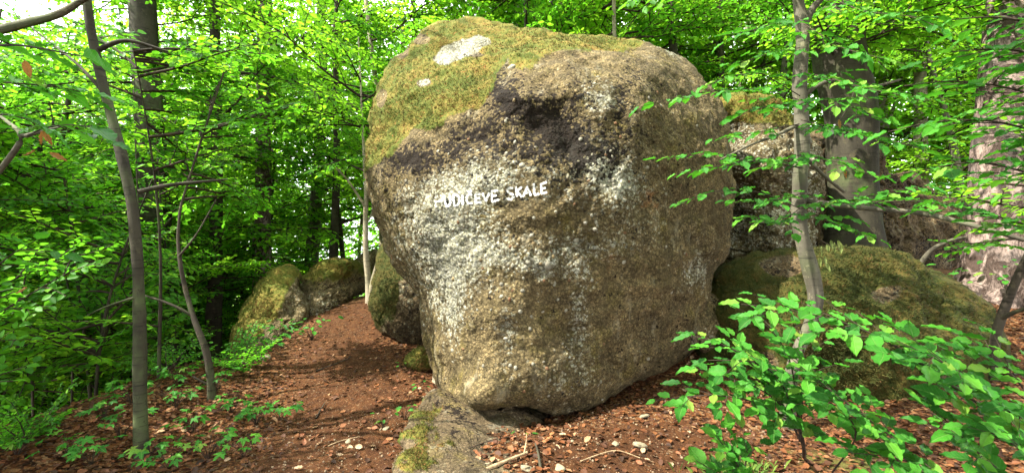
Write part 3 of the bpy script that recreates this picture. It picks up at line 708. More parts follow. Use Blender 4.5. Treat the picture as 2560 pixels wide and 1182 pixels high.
# ledge under the boulder
def lm(U, V, W3):
    n = fbm(W3 * 5, 4, 3)
    m = np.clip(.62 * blob(U, V, 1040, 1110, 60, 120, 25) + 1.3 * n * blob(U, V, 1080, 1100, 160, 160), 0, 1)
    return {"moss": m, "lichen": .25 + .3 * n, "dark": .35 * blob(U, V, 1140, 1020, 60, 50) + .15 * n, "rust": .35 * blob(U, V, 1060, 1050, 30, 60)}
ledge = rock_thing("rock_ledge", "pale grey rock ledge jutting from the ground under the painted boulder", "rock ledge",
    dict(cen=np.array([1160., 1110.]), outline=[(1088, 972), (1118, 978), (1160, 1000), (1240, 1025), (1330, 1030), (1390, 1050), (1360, 1090), (1330, 1130), (1320, 1200), (1290, 1260), (1150, 1290), (1010, 1270), (985, 1200), (1010, 1120), (1020, 1075), (1040, 1030), (1062, 1000)],
         depth=[(1095, 985, 4.12), (1130, 1040, 3.72), (1200, 1080, 3.5), (1260, 1060, 3.8), (1350, 1060, 4.0), (1300, 1120, 3.3), (1160, 1150, 2.98), (1060, 1120, 3.18), (1040, 1060, 3.55), (1030, 1230, 2.6), (1250, 1230, 2.65), (1150, 1280, 2.45)], edge=.1, back=.9, backdir=(0, .45, -1), N=300, M=110, B=12, k=9, big=.07, mid=.028, peb=.002, pebs=30, facet=.025, seed=31, mat=M_grey, masks=lm), moss=1600, mosssize=.012)
ledge2 = rock_thing("rock", "dark grey block lodged in the hollow beneath the painted boulder", "rock",
    dict(cen=np.array([1255., 1048.]), outline=[(1175, 1030), (1250, 1022), (1330, 1026), (1390, 1045), (1340, 1066), (1230, 1080), (1185, 1065)], depth=[(1235, 1050, 3.98), (1300, 1035, 4.2), (1200, 1030, 4.0)], edge=.2, back=.5, N=120, M=40, B=8, k=5, big=.04, mid=.03, peb=.003, facet=.05, seed=33, mat=M_grey, masks=ms_top(lich=.1, dark=.1)))
rmoss = rock_thing("rock", "small flat mossy stone left of the painted boulder's foot", "rock",
    dict(cen=np.array([1055., 902.]), outline=[(1010, 905), (1030, 890), (1065, 882), (1095, 890), (1100, 912), (1060, 920), (1025, 916)], depth=[(1055, 900, 5.25)], edge=.15, back=.4, N=80, M=24, B=8, k=3, big=.03, mid=.02, peb=.003, seed=36, masks=ms_top(base=.85)), moss=700)

# ------------------------------------------------------------------ wood and foliage builders
def tube(pts, rad, sides=10, noise=.08, seed=0, seglen=.08):
    """tapered tube through pts (n,3) with radii; returns V, quads"""
    pts = np.array(pts, float); rad = np.array(rad, float)
    seg = np.linalg.norm(np.diff(pts, axis=0), axis=1); cum = np.concatenate([[0], np.cumsum(seg)])
    n = max(len(pts), int(cum[-1] / seglen) + 2); tt = np.linspace(0, cum[-1], n)
    # smooth by catmull-like: interpolate then blur
    Q = np.stack([np.interp(tt, cum, pts[:, i]) for i in range(3)], 1); R = np.interp(tt, cum, rad)
    w = max(1, int(.25 * np.median(seg) / (cum[-1] / n + 1e-9)))
    for _ in range(2):
        if w >= 1 and n > 2 * w + 1:
            pad = np.concatenate([2 * Q[0] - Q[w:0:-1], Q, 2 * Q[-1] - Q[-2:-w - 2:-1]])
            kk = np.ones(2 * w + 1) / (2 * w + 1)
            Q = np.stack([np.convolve(pad[:, i], kk, 'valid') for i in range(3)], 1)
    T = np.gradient(Q, axis=0); T /= np.linalg.norm(T, axis=1)[:, None] + 1e-9
    up = np.array([.31, .17, .93]) if abs(T[0][2]) < .8 else np.array([1., .1, 0])
    A = np.cross(T, up); A /= np.linalg.norm(A, axis=1)[:, None]; B = np.cross(T, A)
    th = np.linspace(0, 2 * np.pi, sides, endpoint=False)
    dirs = A[:, None] * np.cos(th)[None, :, None] + B[:, None] * np.sin(th)[None, :, None]
    V = Q[:, None] + dirs * R[:, None, None]
    V = V.reshape(-1, 3)
    if noise:
        rr = np.repeat(R, sides)
        V = V + dirs.reshape(-1, 3) * (rr * noise * 2 * fbm(V / (np.mean(rad) * 3 + .02) * np.array([1, 1, .5]) + seed, 3, seed))[:, None]
    i = np.arange(n - 1)[:, None] * sides; j = np.arange(sides)[None]; j2 = (j + 1) % sides
    Fq = np.stack([i + j, i + j2, i + sides + j2, i + sides + j], 2).reshape(-1, 4)
    return V, Fq

class Acc:
    def __init__(s): s.V = []; s.Q = []; s.T = []; s.n = 0; s.a = []
    def add(s, V, Q=None, T=None, a=0.0):
        if Q is not None: s.Q.append(np.asarray(Q) + s.n)
        if T is not None: s.T.append(np.asarray(T) + s.n)
        s.V.append(V); s.n += len(V); s.a.append(np.full(len(V), a) if np.isscalar(a) else a)

def leaf_batch(pos, dr, nm, size, r, wide=.62):
    """folded six-corner leaves, two quads each"""
    dr = dr / np.linalg.norm(dr, axis=1)[:, None]
    sd = np.cross(nm, dr); sd /= np.linalg.norm(sd, axis=1)[:, None]; nm = np.cross(dr, sd)
    s = size[:, None]; c = r.uniform(.02, .16, (len(pos), 1)); f = r.uniform(.03, .14, (len(pos), 1))
    def pt(a, b, h): return pos + dr * s * a + sd * s * b * wide + nm * s * h
    V = np.stack([pt(0, 0, 0), pt(.30, .46, f), pt(.68, .40, f - c * .5), pt(1, 0, -c), pt(.68, -.40, f - c * .5), pt(.30, -.46, f)], 1)
    n = len(pos); b = (np.arange(n) * 6)[:, None]
    Q = np.concatenate([b + [0, 3, 2, 1], b + [0, 5, 4, 3]])
    return V.reshape(-1, 3), Q

def make_bough(name, L, seed, leafmat, leaf=.072, dens=.05, wid=.5, drop=.25, sub=True):
    r = np.random.default_rng(seed)
    wood = Acc(); LP = []; LD = []; LN = []
    def twig(p0, d0, ln, rad, level):
        n = max(4, int(ln / .07)); p = p0.copy(); d = d0 / np.linalg.norm(d0); pts = [p.copy()]
        for k in range(n):
            d = d + r.normal(0, .07, 3) * [1, 1, .6] + np.array([0, 0, -drop * .05 * (k / n)]); d /= np.linalg.norm(d)
            p = p + d * ln / n; pts.append(p.copy())
        pts = np.array(pts)
        V, Q = tube(pts, np.linspace(rad, rad * .25, len(pts)), 4 if level == 0 else 3, 0, 0, ln / n if level == 0 else ln / 3)
        wood.add(V, Q)
        side = 1
        def at(t):
            k = t * n; i = min(int(k), n - 1); return pts[i] + (pts[i + 1] - pts[i]) * (k - i), pts[i + 1] - pts[i]
        if level < (2 if sub else 1):
            t = .12 if level == 0 else .2; step = (.17 if level == 0 else .15) / ln
            while t < .96:
                q, dd = at(t); dd /= np.linalg.norm(dd); a = math.radians(r.uniform(38, 62)) * side
                ca, sa = math.cos(a), math.sin(a)
                nd = np.array([dd[0] * ca - dd[1] * sa, dd[0] * sa + dd[1] * ca, dd[2] + r.normal(0, .12)])
                l2 = ln * wid * (1 - t * .75) * r.uniform(.6, 1.15) if level == 0 else ln * .42 * (1 - t * .6) * r.uniform(.6, 1.2)
                if l2 > .09: twig(q, nd, l2, rad * .5, level + 1)
                side = -side; t += step * r.uniform(.7, 1.4)
        t = .3 if level == 0 else .08
        while t <= 1:
            q, dd = at(min(t, .999)); dd /= np.linalg.norm(dd); a = math.radians(r.uniform(35, 65)) * side
            if t > .97: a *= .2
            ca, sa = math.cos(a), math.sin(a)
            LP.append(q); LD.append([dd[0] * ca - dd[1] * sa, dd[0] * sa + dd[1] * ca, dd[2] + r.normal(-.12, .2)])
            LN.append([r.normal(0, .33), r.normal(0, .33), 1]); side = -side; t += dens / ln * r.uniform(.7, 1.3)
    twig(np.zeros(3), np.array([1, 0, .12]), L, .008 + L * .006, 0)
    LP, LD, LN = np.array(LP), np.array(LD), np.array(LN); n = len(LP)
    V, Q = leaf_batch(LP, LD, LN, leaf * r.uniform(.65, 1.2, n), r)
    wV = np.concatenate(wood.V); wQ = np.concatenate(wood.Q)
    rnd = np.concatenate([np.zeros(len(wV)), np.repeat(r.uniform(0, .999, n), 6)])
    me = new_mesh(name, np.concatenate([wV, V]), [np.concatenate([wQ, Q + len(wV)])], [M_twig, leafmat], False, {"rnd": rnd},
                  np.concatenate([np.zeros(len(wQ)), np.ones(len(Q))]))
    return me
BS = [make_bough("bough", 1.2, 100 + i, M_leaf, .085, .045, .6) for i in range(4)]
BM_ = [make_bough("bough", 2.1, 200 + i, M_leaf, .095, .056, .55) for i in range(4)]
BL = [make_bough("bough", 3.4, 300 + i, M_leaf, .13, .09, .52) for i in range(3)]
BSy = [make_bough("bough", 1.2, 400 + i, M_leaf_y, .085, .048, .6) for i in range(3)]
BMy = [make_bough("bough", 2.1, 500 + i, M_leaf_y, .095, .058, .55) for i in range(3)]
BLy = [make_bough("bough", 3.4, 600 + i, M_leaf_y, .13, .09, .52) for i in range(3)]
print("bough polys", [len(b.polygons) for b in BS + BM_ + BL])

# --- areas the photo shows free of foliage: pixel polygon + depth behind which boughs are fine
def inpoly(u, v, poly):
    c = False; j = len(poly) - 1
    for i in range(len(poly)):
        if (poly[i][1] > v) != (poly[j][1] > v) and u < (poly[j][0] - poly[i][0]) * (v - poly[i][1]) / (poly[j][1] - poly[i][1]) + poly[i][0]: c = not c
        j = i
    return c
CLEAR = [([(1000, 20), (1500, 40), (1760, 120), (1850, 250), (1850, 640), (2000, 600), (2300, 600), (2500, 720), (2560, 760), (2600, 1300), (-50, 1300), (-50, 1050), (300, 980), (480, 930), (560, 860), (570, 720), (900, 600), (880, 380), (920, 180)], 7.6),
         ([(560, 880), (600, 760), (700, 690), (900, 640), (1000, 600), (1100, 1000), (560, 1000)], 9.3)]
LIT = [(hit_ground(880, 800), .6), (hit_ground(830, 840), .35), (hit_ground(800, 1000), .3), (hit_ground(720, 930), .35), (hit_ground(1690, 885), .45), (hit_ground(1600, 930), .2), (P(1100, 985, 4.2), .22), (hit_ground(1050, 960), .3), (hit_ground(860, 1090), .4), (hit_ground(960, 1040), .35), (hit_ground(1330, 1080), .15),
       (P(1150, 130, 5.1), .55), (P(1400, 100, 5.2), .5), (P(1000, 300, 4.9), .4), (P(1560, 110, 5.1), .4), (P(1450, 880, 4.05), .3), (P(1480, 400, 4.1), .35), (P(1200, 560, 4.0), .4), (P(1740, 690, 4.6), .25), (P(1250, 760, 4.05), .3),
       (P(925, 650, 9), .3), (P(960, 650, 7), .3), (P(650, 750, 7.6), .4), (hit_ground(700, 895), .25), (P(2000, 830, 2.2), .45), (P(2300, 900, 2.0), .4), (P(1850, 950, 2.3), .3), (P(1850, 350, 3.), .4),
       (hit_ground(2450, 660), .8), (P(2480, 300, 6.), .5), (P(2150, 450, 8), .3), (hit_ground(620, 1090), .15)]
SV = np.array(SUN)
def bough_ok(base, tip, rad, shafts=True):
    for f in (0, .35, .7, 1.0):
        q = base + (tip - base) * f
        if np.linalg.norm(q - [0, 0, CAMZ]) < 2.0 + rad: return False
        if q[1] > .3:
            for sgn in ((0, 0), (rad, 0), (-rad, 0), (0, rad * .5), (0, -rad * .5)):
                u = 1280 + F * (q[0] + sgn[0]) / q[1]; v = 591 - F * (q[2] + sgn[1] - CAMZ) / q[1]
                for poly, dd in CLEAR:
                    if q[1] < dd and inpoly(u, v, poly): return False
        if shafts:
            for (c, r) in LIT:
                w = q - c; t = w @ SV
                if t > .3 and np.linalg.norm(w - SV * t) < r + rad * .55: return False
    return True

def add_boughs(root, path, radii, spec, seed, zmin, zmax, yel=.4, dens=1.0, azc=None, upper=None):
    """spec: (small, medium, large) counts. path: trunk polyline"""
    r = random.Random(seed); path = np.array(path, float); made = 0
    cum = np.concatenate([[0], np.cumsum(np.linalg.norm(np.diff(path, axis=0), axis=1))])
    for cls, cnt in enumerate(spec):
        L = (1.2, 2.1, 3.4)[cls]; tries = 0; got = 0
        while got < cnt and tries < cnt * 6:
            tries += 1
            z = r.uniform(zmin, zmax)
            if z > path[:, 2].max(): z = path[:, 2].max() - r.uniform(0, .8)
            k = int(np.searchsorted(path[:, 2], z)); k = min(max(k, 1), len(path) - 1)
            f = (z - path[k - 1, 2]) / (path[k, 2] - path[k - 1, 2] + 1e-6); b = path[k - 1] + (path[k] - path[k - 1]) * min(max(f, 0), 1)
            az = r.uniform(0, 6.283) if azc is None else r.gauss(azc[0], azc[1])
            el = r.gauss(.12, .22); s = r.uniform(.75, 1.25)
            d = np.array([math.cos(az) * math.cos(el), math.sin(az) * math.cos(el), math.sin(el)])
            tip = b + d * L * s
            if not bough_ok(b, tip, L * s * .26): continue
            y = r.random() < yel
            me = r.choice(((BSy if y else BS), (BMy if y else BM_), (BLy if y else BL))[cls])
            rot = Matrix.Rotation(az, 3, 'Z') @ Matrix.Rotation(-el, 3, 'Y') @ Matrix.Rotation(r.gauss(0, .3), 3, 'X')
            put("bough", me, root, b, rot, s); got += 1; made += 1
    return made

def tree(name, label, pts, mat, cat="tree", spec=(0, 0, 0), zr=None, yel=.4, group=None, sides=14, extra=None, seed=None, azc=None, noise=.08, flare=1.35, limbs=()):
    """pts: (u, v, depth, half width in px) from base to top"""
    seed = seed if seed is not None else int(abs(pts[0][0]) * 7 + abs(pts[0][1])) % 9973
    W3 = [P(u, v, y) for u, v, y, r in pts]; R = [r * y / F for u, v, y, r in pts]
    gz = z1(W3[0][0], W3[0][1])
    W3 = [W3[0] + [0, 0, min(-.1, gz - W3[0][2] - .12)]] + W3; R = [R[0] * flare] + R
    if extra:   # keep growing above the frame
        d = (W3[-1] - W3[-2]); d /= np.linalg.norm(d); d = d * .6 + np.array([0, 0, .4]); d /= np.linalg.norm(d)
        W3.append(W3[-1] + d * extra); R.append(R[-1] * .35)
    root = thing(name, label, cat, (W3[0][0], W3[0][1], gz), group)
    V, Q = tube(W3, R, sides, noise, seed, max(.05, np.mean(R) * .6))
    put("trunk", new_mesh("trunk", V, [Q], [mat]), root)
    for lp in limbs:
        lw = [P(u, v, y) for u, v, y, r in lp]; lr = [r * y / F for u, v, y, r in lp]
        V, Q = tube(lw, lr, 8, noise, seed + 5, .06)
        put("limb", new_mesh("limb", V, [Q], [mat]), root)
    if sum(spec):
        z0, zz = zr or (gz + .8, W3[-1][2])
        add_boughs(root, W3, R, spec, seed, z0, zz, yel, azc=azc)
    return root, np.array(W3)

# ------------------------------------------------------------------ the trees one can tell apart
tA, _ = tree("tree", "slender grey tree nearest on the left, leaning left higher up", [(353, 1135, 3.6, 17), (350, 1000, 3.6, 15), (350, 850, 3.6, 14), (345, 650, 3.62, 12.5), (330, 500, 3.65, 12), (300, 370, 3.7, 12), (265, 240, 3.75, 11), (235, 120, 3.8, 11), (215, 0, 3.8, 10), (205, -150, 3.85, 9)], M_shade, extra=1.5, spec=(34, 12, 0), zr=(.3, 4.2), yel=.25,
     limbs=[[(345, 480, 3.65, 6), (420, 462, 3.8, 5), (500, 455, 3.9, 4), (570, 448, 4.0, 2)], [(262, 235, 3.75, 5), (200, 165, 3.8, 3.5), (130, 110, 3.9, 2.5), (40, 40, 4.0, 1.5)], [(235, 130, 3.8, 7), (310, 95, 3.8, 5), (420, 130, 3.9, 3)], [(350, 740, 3.6, 4), (310, 752, 3.55, 2.5), (270, 760, 3.5, 1.6), (215, 790, 3.45, .8)]])
M_branch = M_pale
tZ, _ = tree("tree", "tree just beyond the upper left corner, its pale bare limb reaching in", [(-420, 1150, 3.3, 34), (-380, 600, 3.3, 28), (-330, 60, 3.3, 24), (-300, -500, 3.4, 18)], M_beech, spec=(14, 16, 0), zr=(.2, 5.5), yel=.3,
     limbs=[[(-335, 200, 3.3, 16), (-150, 130, 3.2, 13), (0, 74, 3.1, 11), (90, 52, 3.05, 10), (150, 38, 3.0, 9), (195, 8, 3.0, 8), (240, -20, 2.95, 5), (330, -60, 2.9, 3)],
            [(-370, 560, 3.3, 10), (-120, 520, 2.7, 8), (0, 430, 2.5, 7), (30, 385, 2.5, 6), (66, 340, 2.45, 6), (38, 320, 2.5, 5), (0, 290, 2.6, 3)], [(66, 340, 2.45, 5), (110, 325, 2.4, 3), (150, 318, 2.4, 2)]])
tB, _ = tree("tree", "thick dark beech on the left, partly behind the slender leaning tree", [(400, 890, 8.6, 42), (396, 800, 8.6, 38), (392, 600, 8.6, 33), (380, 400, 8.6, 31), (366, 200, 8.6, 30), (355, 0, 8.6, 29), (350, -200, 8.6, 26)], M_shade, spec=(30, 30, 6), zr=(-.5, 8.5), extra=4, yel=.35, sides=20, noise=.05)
tC, _ = tree("pine_tree", "straight reddish scaly-barked pine rising behind the slanting mossy slab", [(650, 800, 10.5, 24), (655, 700, 10.5, 21), (657, 500, 10.5, 19), (658, 300, 10.5, 18), (662, 100, 10.5, 17), (664, -150, 10.5, 15)], M_pine, cat="pine", extra=4, sides=18, noise=.1)
tD, _ = tree("tree", "dark thin-trunked tree between the thick beech and the scaly pine", [(530, 900, 9.5, 22), (536, 780, 9.5, 18), (540, 600, 9.5, 15), (542, 400, 9.5, 13), (540, 200, 9.5, 12), (536, 0, 9.5, 11), (530, -200, 9.5, 9)], M_dark, spec=(34, 34, 8), zr=(0, 8), extra=3, yel=.45)
tE, _ = tree("tree", "grey trunk seen midway between scaly pine and painted boulder", [(775, 690, 14, 17), (783, 600, 14, 15), (790, 480, 14, 14), (800, 330, 14, 13), (805, 150, 14, 12), (800, -100, 14, 10)], M_beech, spec=(10, 40, 14), zr=(1.2, 11), extra=3, yel=.8)
tF, _ = tree("tree", "thin pale tree at the path's head, forking above into spreading twigs", [(925, 752, 8.7, 10), (920, 700, 8.7, 8), (914, 620, 8.7, 6.5), (914, 540, 8.7, 6), (916, 480, 8.7, 5.5), (912, 430, 8.7, 4)], M_pale, spec=(26, 10, 0), zr=(2.2, 4.5), yel=.8, extra=2.5,
     limbs=[[(915, 520, 8.7, 4), (890, 480, 8.6, 3), (865, 445, 8.5, 2.5), (840, 420, 8.4, 2)], [(914, 560, 8.7, 3), (940, 520, 8.8, 3), (960, 450, 8.9, 2)]])
tF2, _ = tree("tree", "short leaning yellowish stem beside the thin pale tree at the path's head", [(930, 745, 8.5, 9), (934, 700, 8.5, 8), (944, 660, 8.4, 6), (958, 625, 8.3, 5), (975, 570, 8.3, 3)], M_pale, extra=1.0)
tG, gpath = tree("sapling", "thin crooked dark sapling growing at the leaf-strewn slope edge", [(530, 1030, 4.5, 12), (528, 960, 4.5, 9), (518, 880, 4.5, 9), (500, 835, 4.5, 7), (482, 790, 4.55, 6), (465, 730, 4.6, 5.5), (452, 670, 4.6, 5), (444, 600, 4.65, 4), (450, 520, 4.7, 3), (500, 360, 4.8, 2.5), (560, 180, 4.9, 2)], M_dark, cat="sapling", spec=(10, 0, 0), zr=(.6, 3), yel=.2,
     limbs=[[(482, 790, 4.55, 4), (440, 765, 4.5, 3.5), (400, 750, 4.5, 3), (350, 735, 4.5, 2)], [(518, 960, 4.5, 3), (480, 940, 4.45, 2)], [(448, 640, 4.6, 3), (490, 590, 4.6, 2), (540, 500, 4.7, 1.5)]])
tH, _ = tree("sapling", "smooth pale stem curving up against the painted boulder's left flank", [(1098, 915, 5.0, 14), (1075, 875, 5.05, 9), (1062, 830, 5.1, 8), (1058, 770, 5.15, 7), (1075, 680, 5.4, 6)], M_pale, cat="sapling", extra=.8)
tI, _ = tree("tree", "slender forked tree in front of the low mossy boulder, right", [(1968, 985, 3.75, 16), (1985, 900, 3.75, 15), (2030, 800, 3.75, 16), (2042, 745, 3.75, 18), (2030, 690, 3.75, 17), (2010, 620, 3.75, 16), (1998, 540, 3.75, 17), (1998, 450, 3.75, 17), (2005, 380, 3.75, 16), (2003, 300, 3.75, 15), (1998, 200, 3.75, 15), (2008, 100, 3.75, 14), (2005, 50, 3.75, 14), (1990, -20, 3.75, 10), (1960, -150, 3.75, 8)], M_beech, extra=1.2, spec=(6, 3, 0), zr=(3.4, 5), yel=.3, noise=.14,
     limbs=[[(2006, 70, 3.75, 11), (2030, 20, 3.75, 9), (2060, -10, 3.75, 8), (2120, -80, 3.8, 5)], [(2000, 245, 3.75, 8), (2040, 215, 3.7, 6), (2075, 195, 3.7, 5), (2160, 225, 3.7, 4), (2250, 200, 3.7, 3)],
            [(1998, 310, 3.75, 6), (1950, 335, 3.65, 4), (1880, 360, 3.55, 3), (1800, 400, 3.45, 2)], [(2010, 390, 3.8, 5), (2060, 440, 3.85, 4), (2110, 480, 3.9, 3)],
            [(2000, 500, 3.8, 6), (2150, 520, 3.4, 7), (2300, 530, 3.1, 7), (2420, 560, 2.9, 6), (2560, 600, 2.8, 5)]])
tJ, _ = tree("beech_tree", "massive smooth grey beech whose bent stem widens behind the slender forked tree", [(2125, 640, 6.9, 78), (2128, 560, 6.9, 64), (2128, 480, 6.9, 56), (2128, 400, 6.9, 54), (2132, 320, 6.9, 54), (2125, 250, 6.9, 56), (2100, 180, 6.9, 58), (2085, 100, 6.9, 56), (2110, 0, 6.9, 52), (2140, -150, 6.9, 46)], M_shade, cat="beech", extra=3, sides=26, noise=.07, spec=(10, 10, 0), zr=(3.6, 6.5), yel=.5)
tK, _ = tree("pine_tree", "big pine at the right edge with broad flaking pinkish bark", [(2505, 640, 6.2, 76), (2505, 560, 6.2, 67), (2508, 400, 6.2, 62), (2517, 200, 6.2, 56), (2528, 50, 6.2, 50), (2540, -100, 6.2, 45)], M_pine, cat="pine", extra=3, sides=40, noise=.1, spec=(10, 6, 0), zr=(1.6, 5), yel=.6)
tL, _ = tree("tree", "straight pale trunk between the massive beech and the big edge pine", [(2305, 560, 10.5, 17), (2302, 420, 10.5, 16), (2300, 300, 10.5, 14), (2300, 150, 10.5, 13), (2298, 0, 10.5, 12), (2296, -200, 10.5, 11)], M_pale, extra=3, spec=(10, 20, 6), zr=(2, 8), yel=.9)
tM, _ = tree("tree", "forked thin pale trunk just right of the massive beech", [(2215, 520, 11.5, 13), (2212, 400, 11.5, 11), (2210, 320, 11.5, 10), (2205, 200, 11.5, 8), (2200, 50, 11.5, 7)], M_pale, extra=3, spec=(6, 16, 6), zr=(2.2, 8), yel=.9, limbs=[[(2210, 330, 11.5, 5), (2235, 270, 11.6, 4), (2265, 160, 11.7, 3), (2280, 20, 11.8, 3)]])
tN, _ = tree("tree", "thin leaning trunk right of the straight pale trunk", [(2420, 560, 9.5, 14), (2395, 460, 9.5, 10), (2390, 400, 9.5, 9), (2370, 300, 9.5, 7), (2330, 180, 9.5, 6)], M_beech, extra=3, spec=(6, 14, 4), zr=(2, 7), yel=.9)
tO, _ = tree("sapling", "dark crooked sapling at the lower right edge beside the mossy boulder", [(2480, 930, 4.4, 12), (2490, 830, 4.4, 11), (2515, 760, 4.4, 10), (2545, 690, 4.35, 9), (2570, 640, 4.3, 8), (2620, 500, 4.3, 6)], M_dark, cat="sapling", spec=(6, 0, 0), zr=(1.4, 3), extra=.8,
     limbs=[[(2498, 800, 4.4, 6), (2530, 780, 4.3, 5), (2570, 770, 4.2, 3)]])
tP, _ = tree("sapling", "leaning mossy pale stem on the leafy bank behind the low boulder", [(2440, 720, 6.6, 13), (2470, 660, 6.6, 10), (2490, 610, 6.6, 8), (2540, 590, 6.5, 6), (2620, 540, 6.5, 5)], M_beech, cat="sapling", limbs=[[(2485, 620, 6.6, 5), (2520, 600, 6.5, 4)], [(2300, 660, 6.6, 6), (2330, 620, 6.5, 5), (2390, 595, 6.4, 4), (2470, 590, 6.3, 3)]])
for (lab, u, y, w, m) in [("dark thin trunk rising over the painted boulder's crown, left of a pale one", 1386, 12, 8, M_dark), ("pale thin trunk over the painted boulder's crown, beside a dark one", 1398, 13, 9, M_pale), ("pale trunk over the painted boulder's top, right of the crown pair", 1516, 13, 8, M_pale),
                        ("dim trunk over the right shoulder of the painted boulder", 1800, 12, 9, M_beech), ("leaning pale trunk high above the painted boulder's right slope", 1885, 14, 8, M_pale), ("faint trunk above the gap behind the painted boulder", 1448, 17, 8, M_beech)]:
    zg = z1((u - 1280) / F * y, y); vg = 591 - (zg - CAMZ) * F / y
    tree("tree", lab, [(u + 6, vg, y, w * 1.2), (u + 3, 300, y, w), (u, 100, y, w * .9), (u - 2, -50, y, w * .85), (u - 5, -250, y, w * .7)], m, extra=3, spec=(0, 20, 14), zr=(4, 11), yel=.85)

# ------------------------------------------------------------------ the rest of the wood
REG = {
 "left": ("slim tree deep in the green valley slope left of the path", "trees on the valley slope left of the path"),
 "mid": ("young green tree beyond the rocks at the head of the path", "trees beyond the head of the path"),
 "back": ("leafy tree standing behind the painted boulder, only its crown showing above", "trees behind the painted boulder"),
 "right": ("sunlit leafy tree on the rise right behind the massive beech", "trees on the rise at the right")}
rr = random.Random(5); placed = [(float(r.location.x), float(r.location.y)) for r in ROOTS]
def scatter_tree(u, y, seed, spec, top, mat=None, rad=None, yel=.5, zlo=.6, reg=None):
    x = (u - 1280) / F * y
    if any(math.hypot(x - a, y - b) < .55 + y * .03 for a, b in placed): return
    if any(math.hypot(x - a, y - b) < c * 1.05 for a, b, c in ROCKFOOT): return
    placed.append((x, y)); g = z1(x, y); r = random.Random(seed)
    reg = reg or ("left" if u < 590 else "mid" if u < 960 else "back" if u < 1850 else "right")
    lab, grp = REG[reg]; rad = rad or r.uniform(.04, .13)
    mat = mat or r.choice([M_dark, M_shade] if (u < 960 and y < 15) else [M_beech, M_dark, M_beech, M_pale])
    dist = "near" if y < 9 else "fairly near" if y < 12 else "middle-distance" if y < 17 else "distant" if y < 24 else "very distant"
    bark = {"beech_bark": "grey", "dark_bark": "dark", "shaded_beech_bark": "greyish", "pale_bark": "pale"}[mat.name]
    edges = [(-9999, 0, "beyond the left edge, boughs reaching in"), (0, 110, "by the left edge"), (110, 230, "left of the slender leaning tree"), (230, 345, "behind the slender leaning tree"), (345, 470, "beside the thick dark beech"), (470, 590, "by the dark thin-trunked tree"), (590, 720, "beside the scaly pine"), (720, 850, "right of the scaly pine"), (850, 960, "left of the painted boulder"),
             (960, 1150, "over the painted boulder's left shoulder"), (1150, 1320, "over the painted boulder's mossy crown"), (1320, 1480, "over the middle of the painted boulder"), (1480, 1640, "over the right half of the painted boulder"), (1640, 1850, "over the painted boulder's right shoulder"),
             (1850, 2000, "left of the slender forked tree"), (2000, 2180, "behind the massive beech"), (2180, 2300, "right of the massive beech"), (2300, 2420, "left of the big pine"), (2420, 2560, "behind the big pine"), (2560, 9999, "beyond the right edge, boughs reaching in")]
    lab = f"{dist} {bark}-barked {'very slim' if rad < .085 else 'sturdy'} leafy tree " + next(e[2] for e in edges if e[0] <= u < e[1])
    n = 6; H = top
    pts = []; q = np.array([x, y, g - .15]); d = np.array([r.gauss(0, .05), r.gauss(0, .05), 1])
    for k in range(n + 1):
        pts.append(q.copy()); q = q + d * (H / n); d = d + np.array([r.gauss(0, .05), r.gauss(0, .05), 0])
    root = thing("tree", lab, "tree", (x, y, g), grp)
    V, Q = tube(pts, np.linspace(rad * 1.2, rad * .35, n + 1), 8, .08, seed, .3)
    put("trunk", new_mesh("trunk", V, [Q], [mat]), root)
    add_boughs(root, pts, None, spec, seed, g + zlo, g + H, yel)
# left, near and middle distance
cnt = 0
for i in range(200):
    u = rr.uniform(-250, 900); y = rr.uniform(5.2, 14)
    if u > 480 and y < 9.5: continue
    if 120 < u < 560 and y < 9.5: continue
    if cnt > 27: break
    n0 = len(ROOTS); scatter_tree(u, y, 1000 + i, (14, 18, 2), rr.uniform(5.5, 8.5), yel=.15 + .5 * (y > 9), zlo=.3); cnt += len(ROOTS) > n0
cnt = 0
for i in range(300):
    u = rr.uniform(-250, 1000); y = rr.uniform(14, 34)
    if cnt > 31: break
    n0 = len(ROOTS); scatter_tree(u, y, 2000 + i, (0, 16, 15), y * .5 + 4.5, rad=rr.uniform(.08, .2), yel=.85, zlo=.5); cnt += len(ROOTS) > n0
cnt = 0
for i in range(300):
    u = rr.uniform(1000, 1850); y = rr.uniform(9, 26)
    if cnt > 13: break
    n0 = len(ROOTS); scatter_tree(u, y, 3000 + i, (0, 14, 11), y * .5 + 2.5, rad=rr.uniform(.06, .15), yel=.8, zlo=y * .25); cnt += len(ROOTS) > n0
cnt = 0
for i in range(300):
    u = rr.uniform(1850, 2800); y = rr.uniform(9, 28)
    if cnt > 20: break
    n0 = len(ROOTS); scatter_tree(u, y, 4000 + i, (4, 18, 9), y * .5 + 2, rad=rr.uniform(.06, .16), yel=.85, zlo=.9); cnt += len(ROOTS) > n0
for k, (u, y) in enumerate([(1000, 11.5), (960, 13), (1060, 15), (60, 13), (330, 16), (760, 17), (40, 9.5), (110, 11.5), (-60, 11), (180, 15.5), (430, 12.5), (250, 12), (600, 15)]):
    scatter_tree(u, y, 5000 + k, (0, 24, 16), y * .55 + 4.5, yel=.8, zlo=2.5)
for k in range(34):
    u, y = rr.uniform(-80, 600), rr.uniform(4.6, 10.5)
    if u > 470 and y < 8.5: continue
    scatter_tree(u, y, 6000 + k, (18, 5, 0), rr.uniform(2.4, 4.2) + .15 * y, mat=M_dark, rad=rr.uniform(.014, .022), yel=.55, zlo=.5)
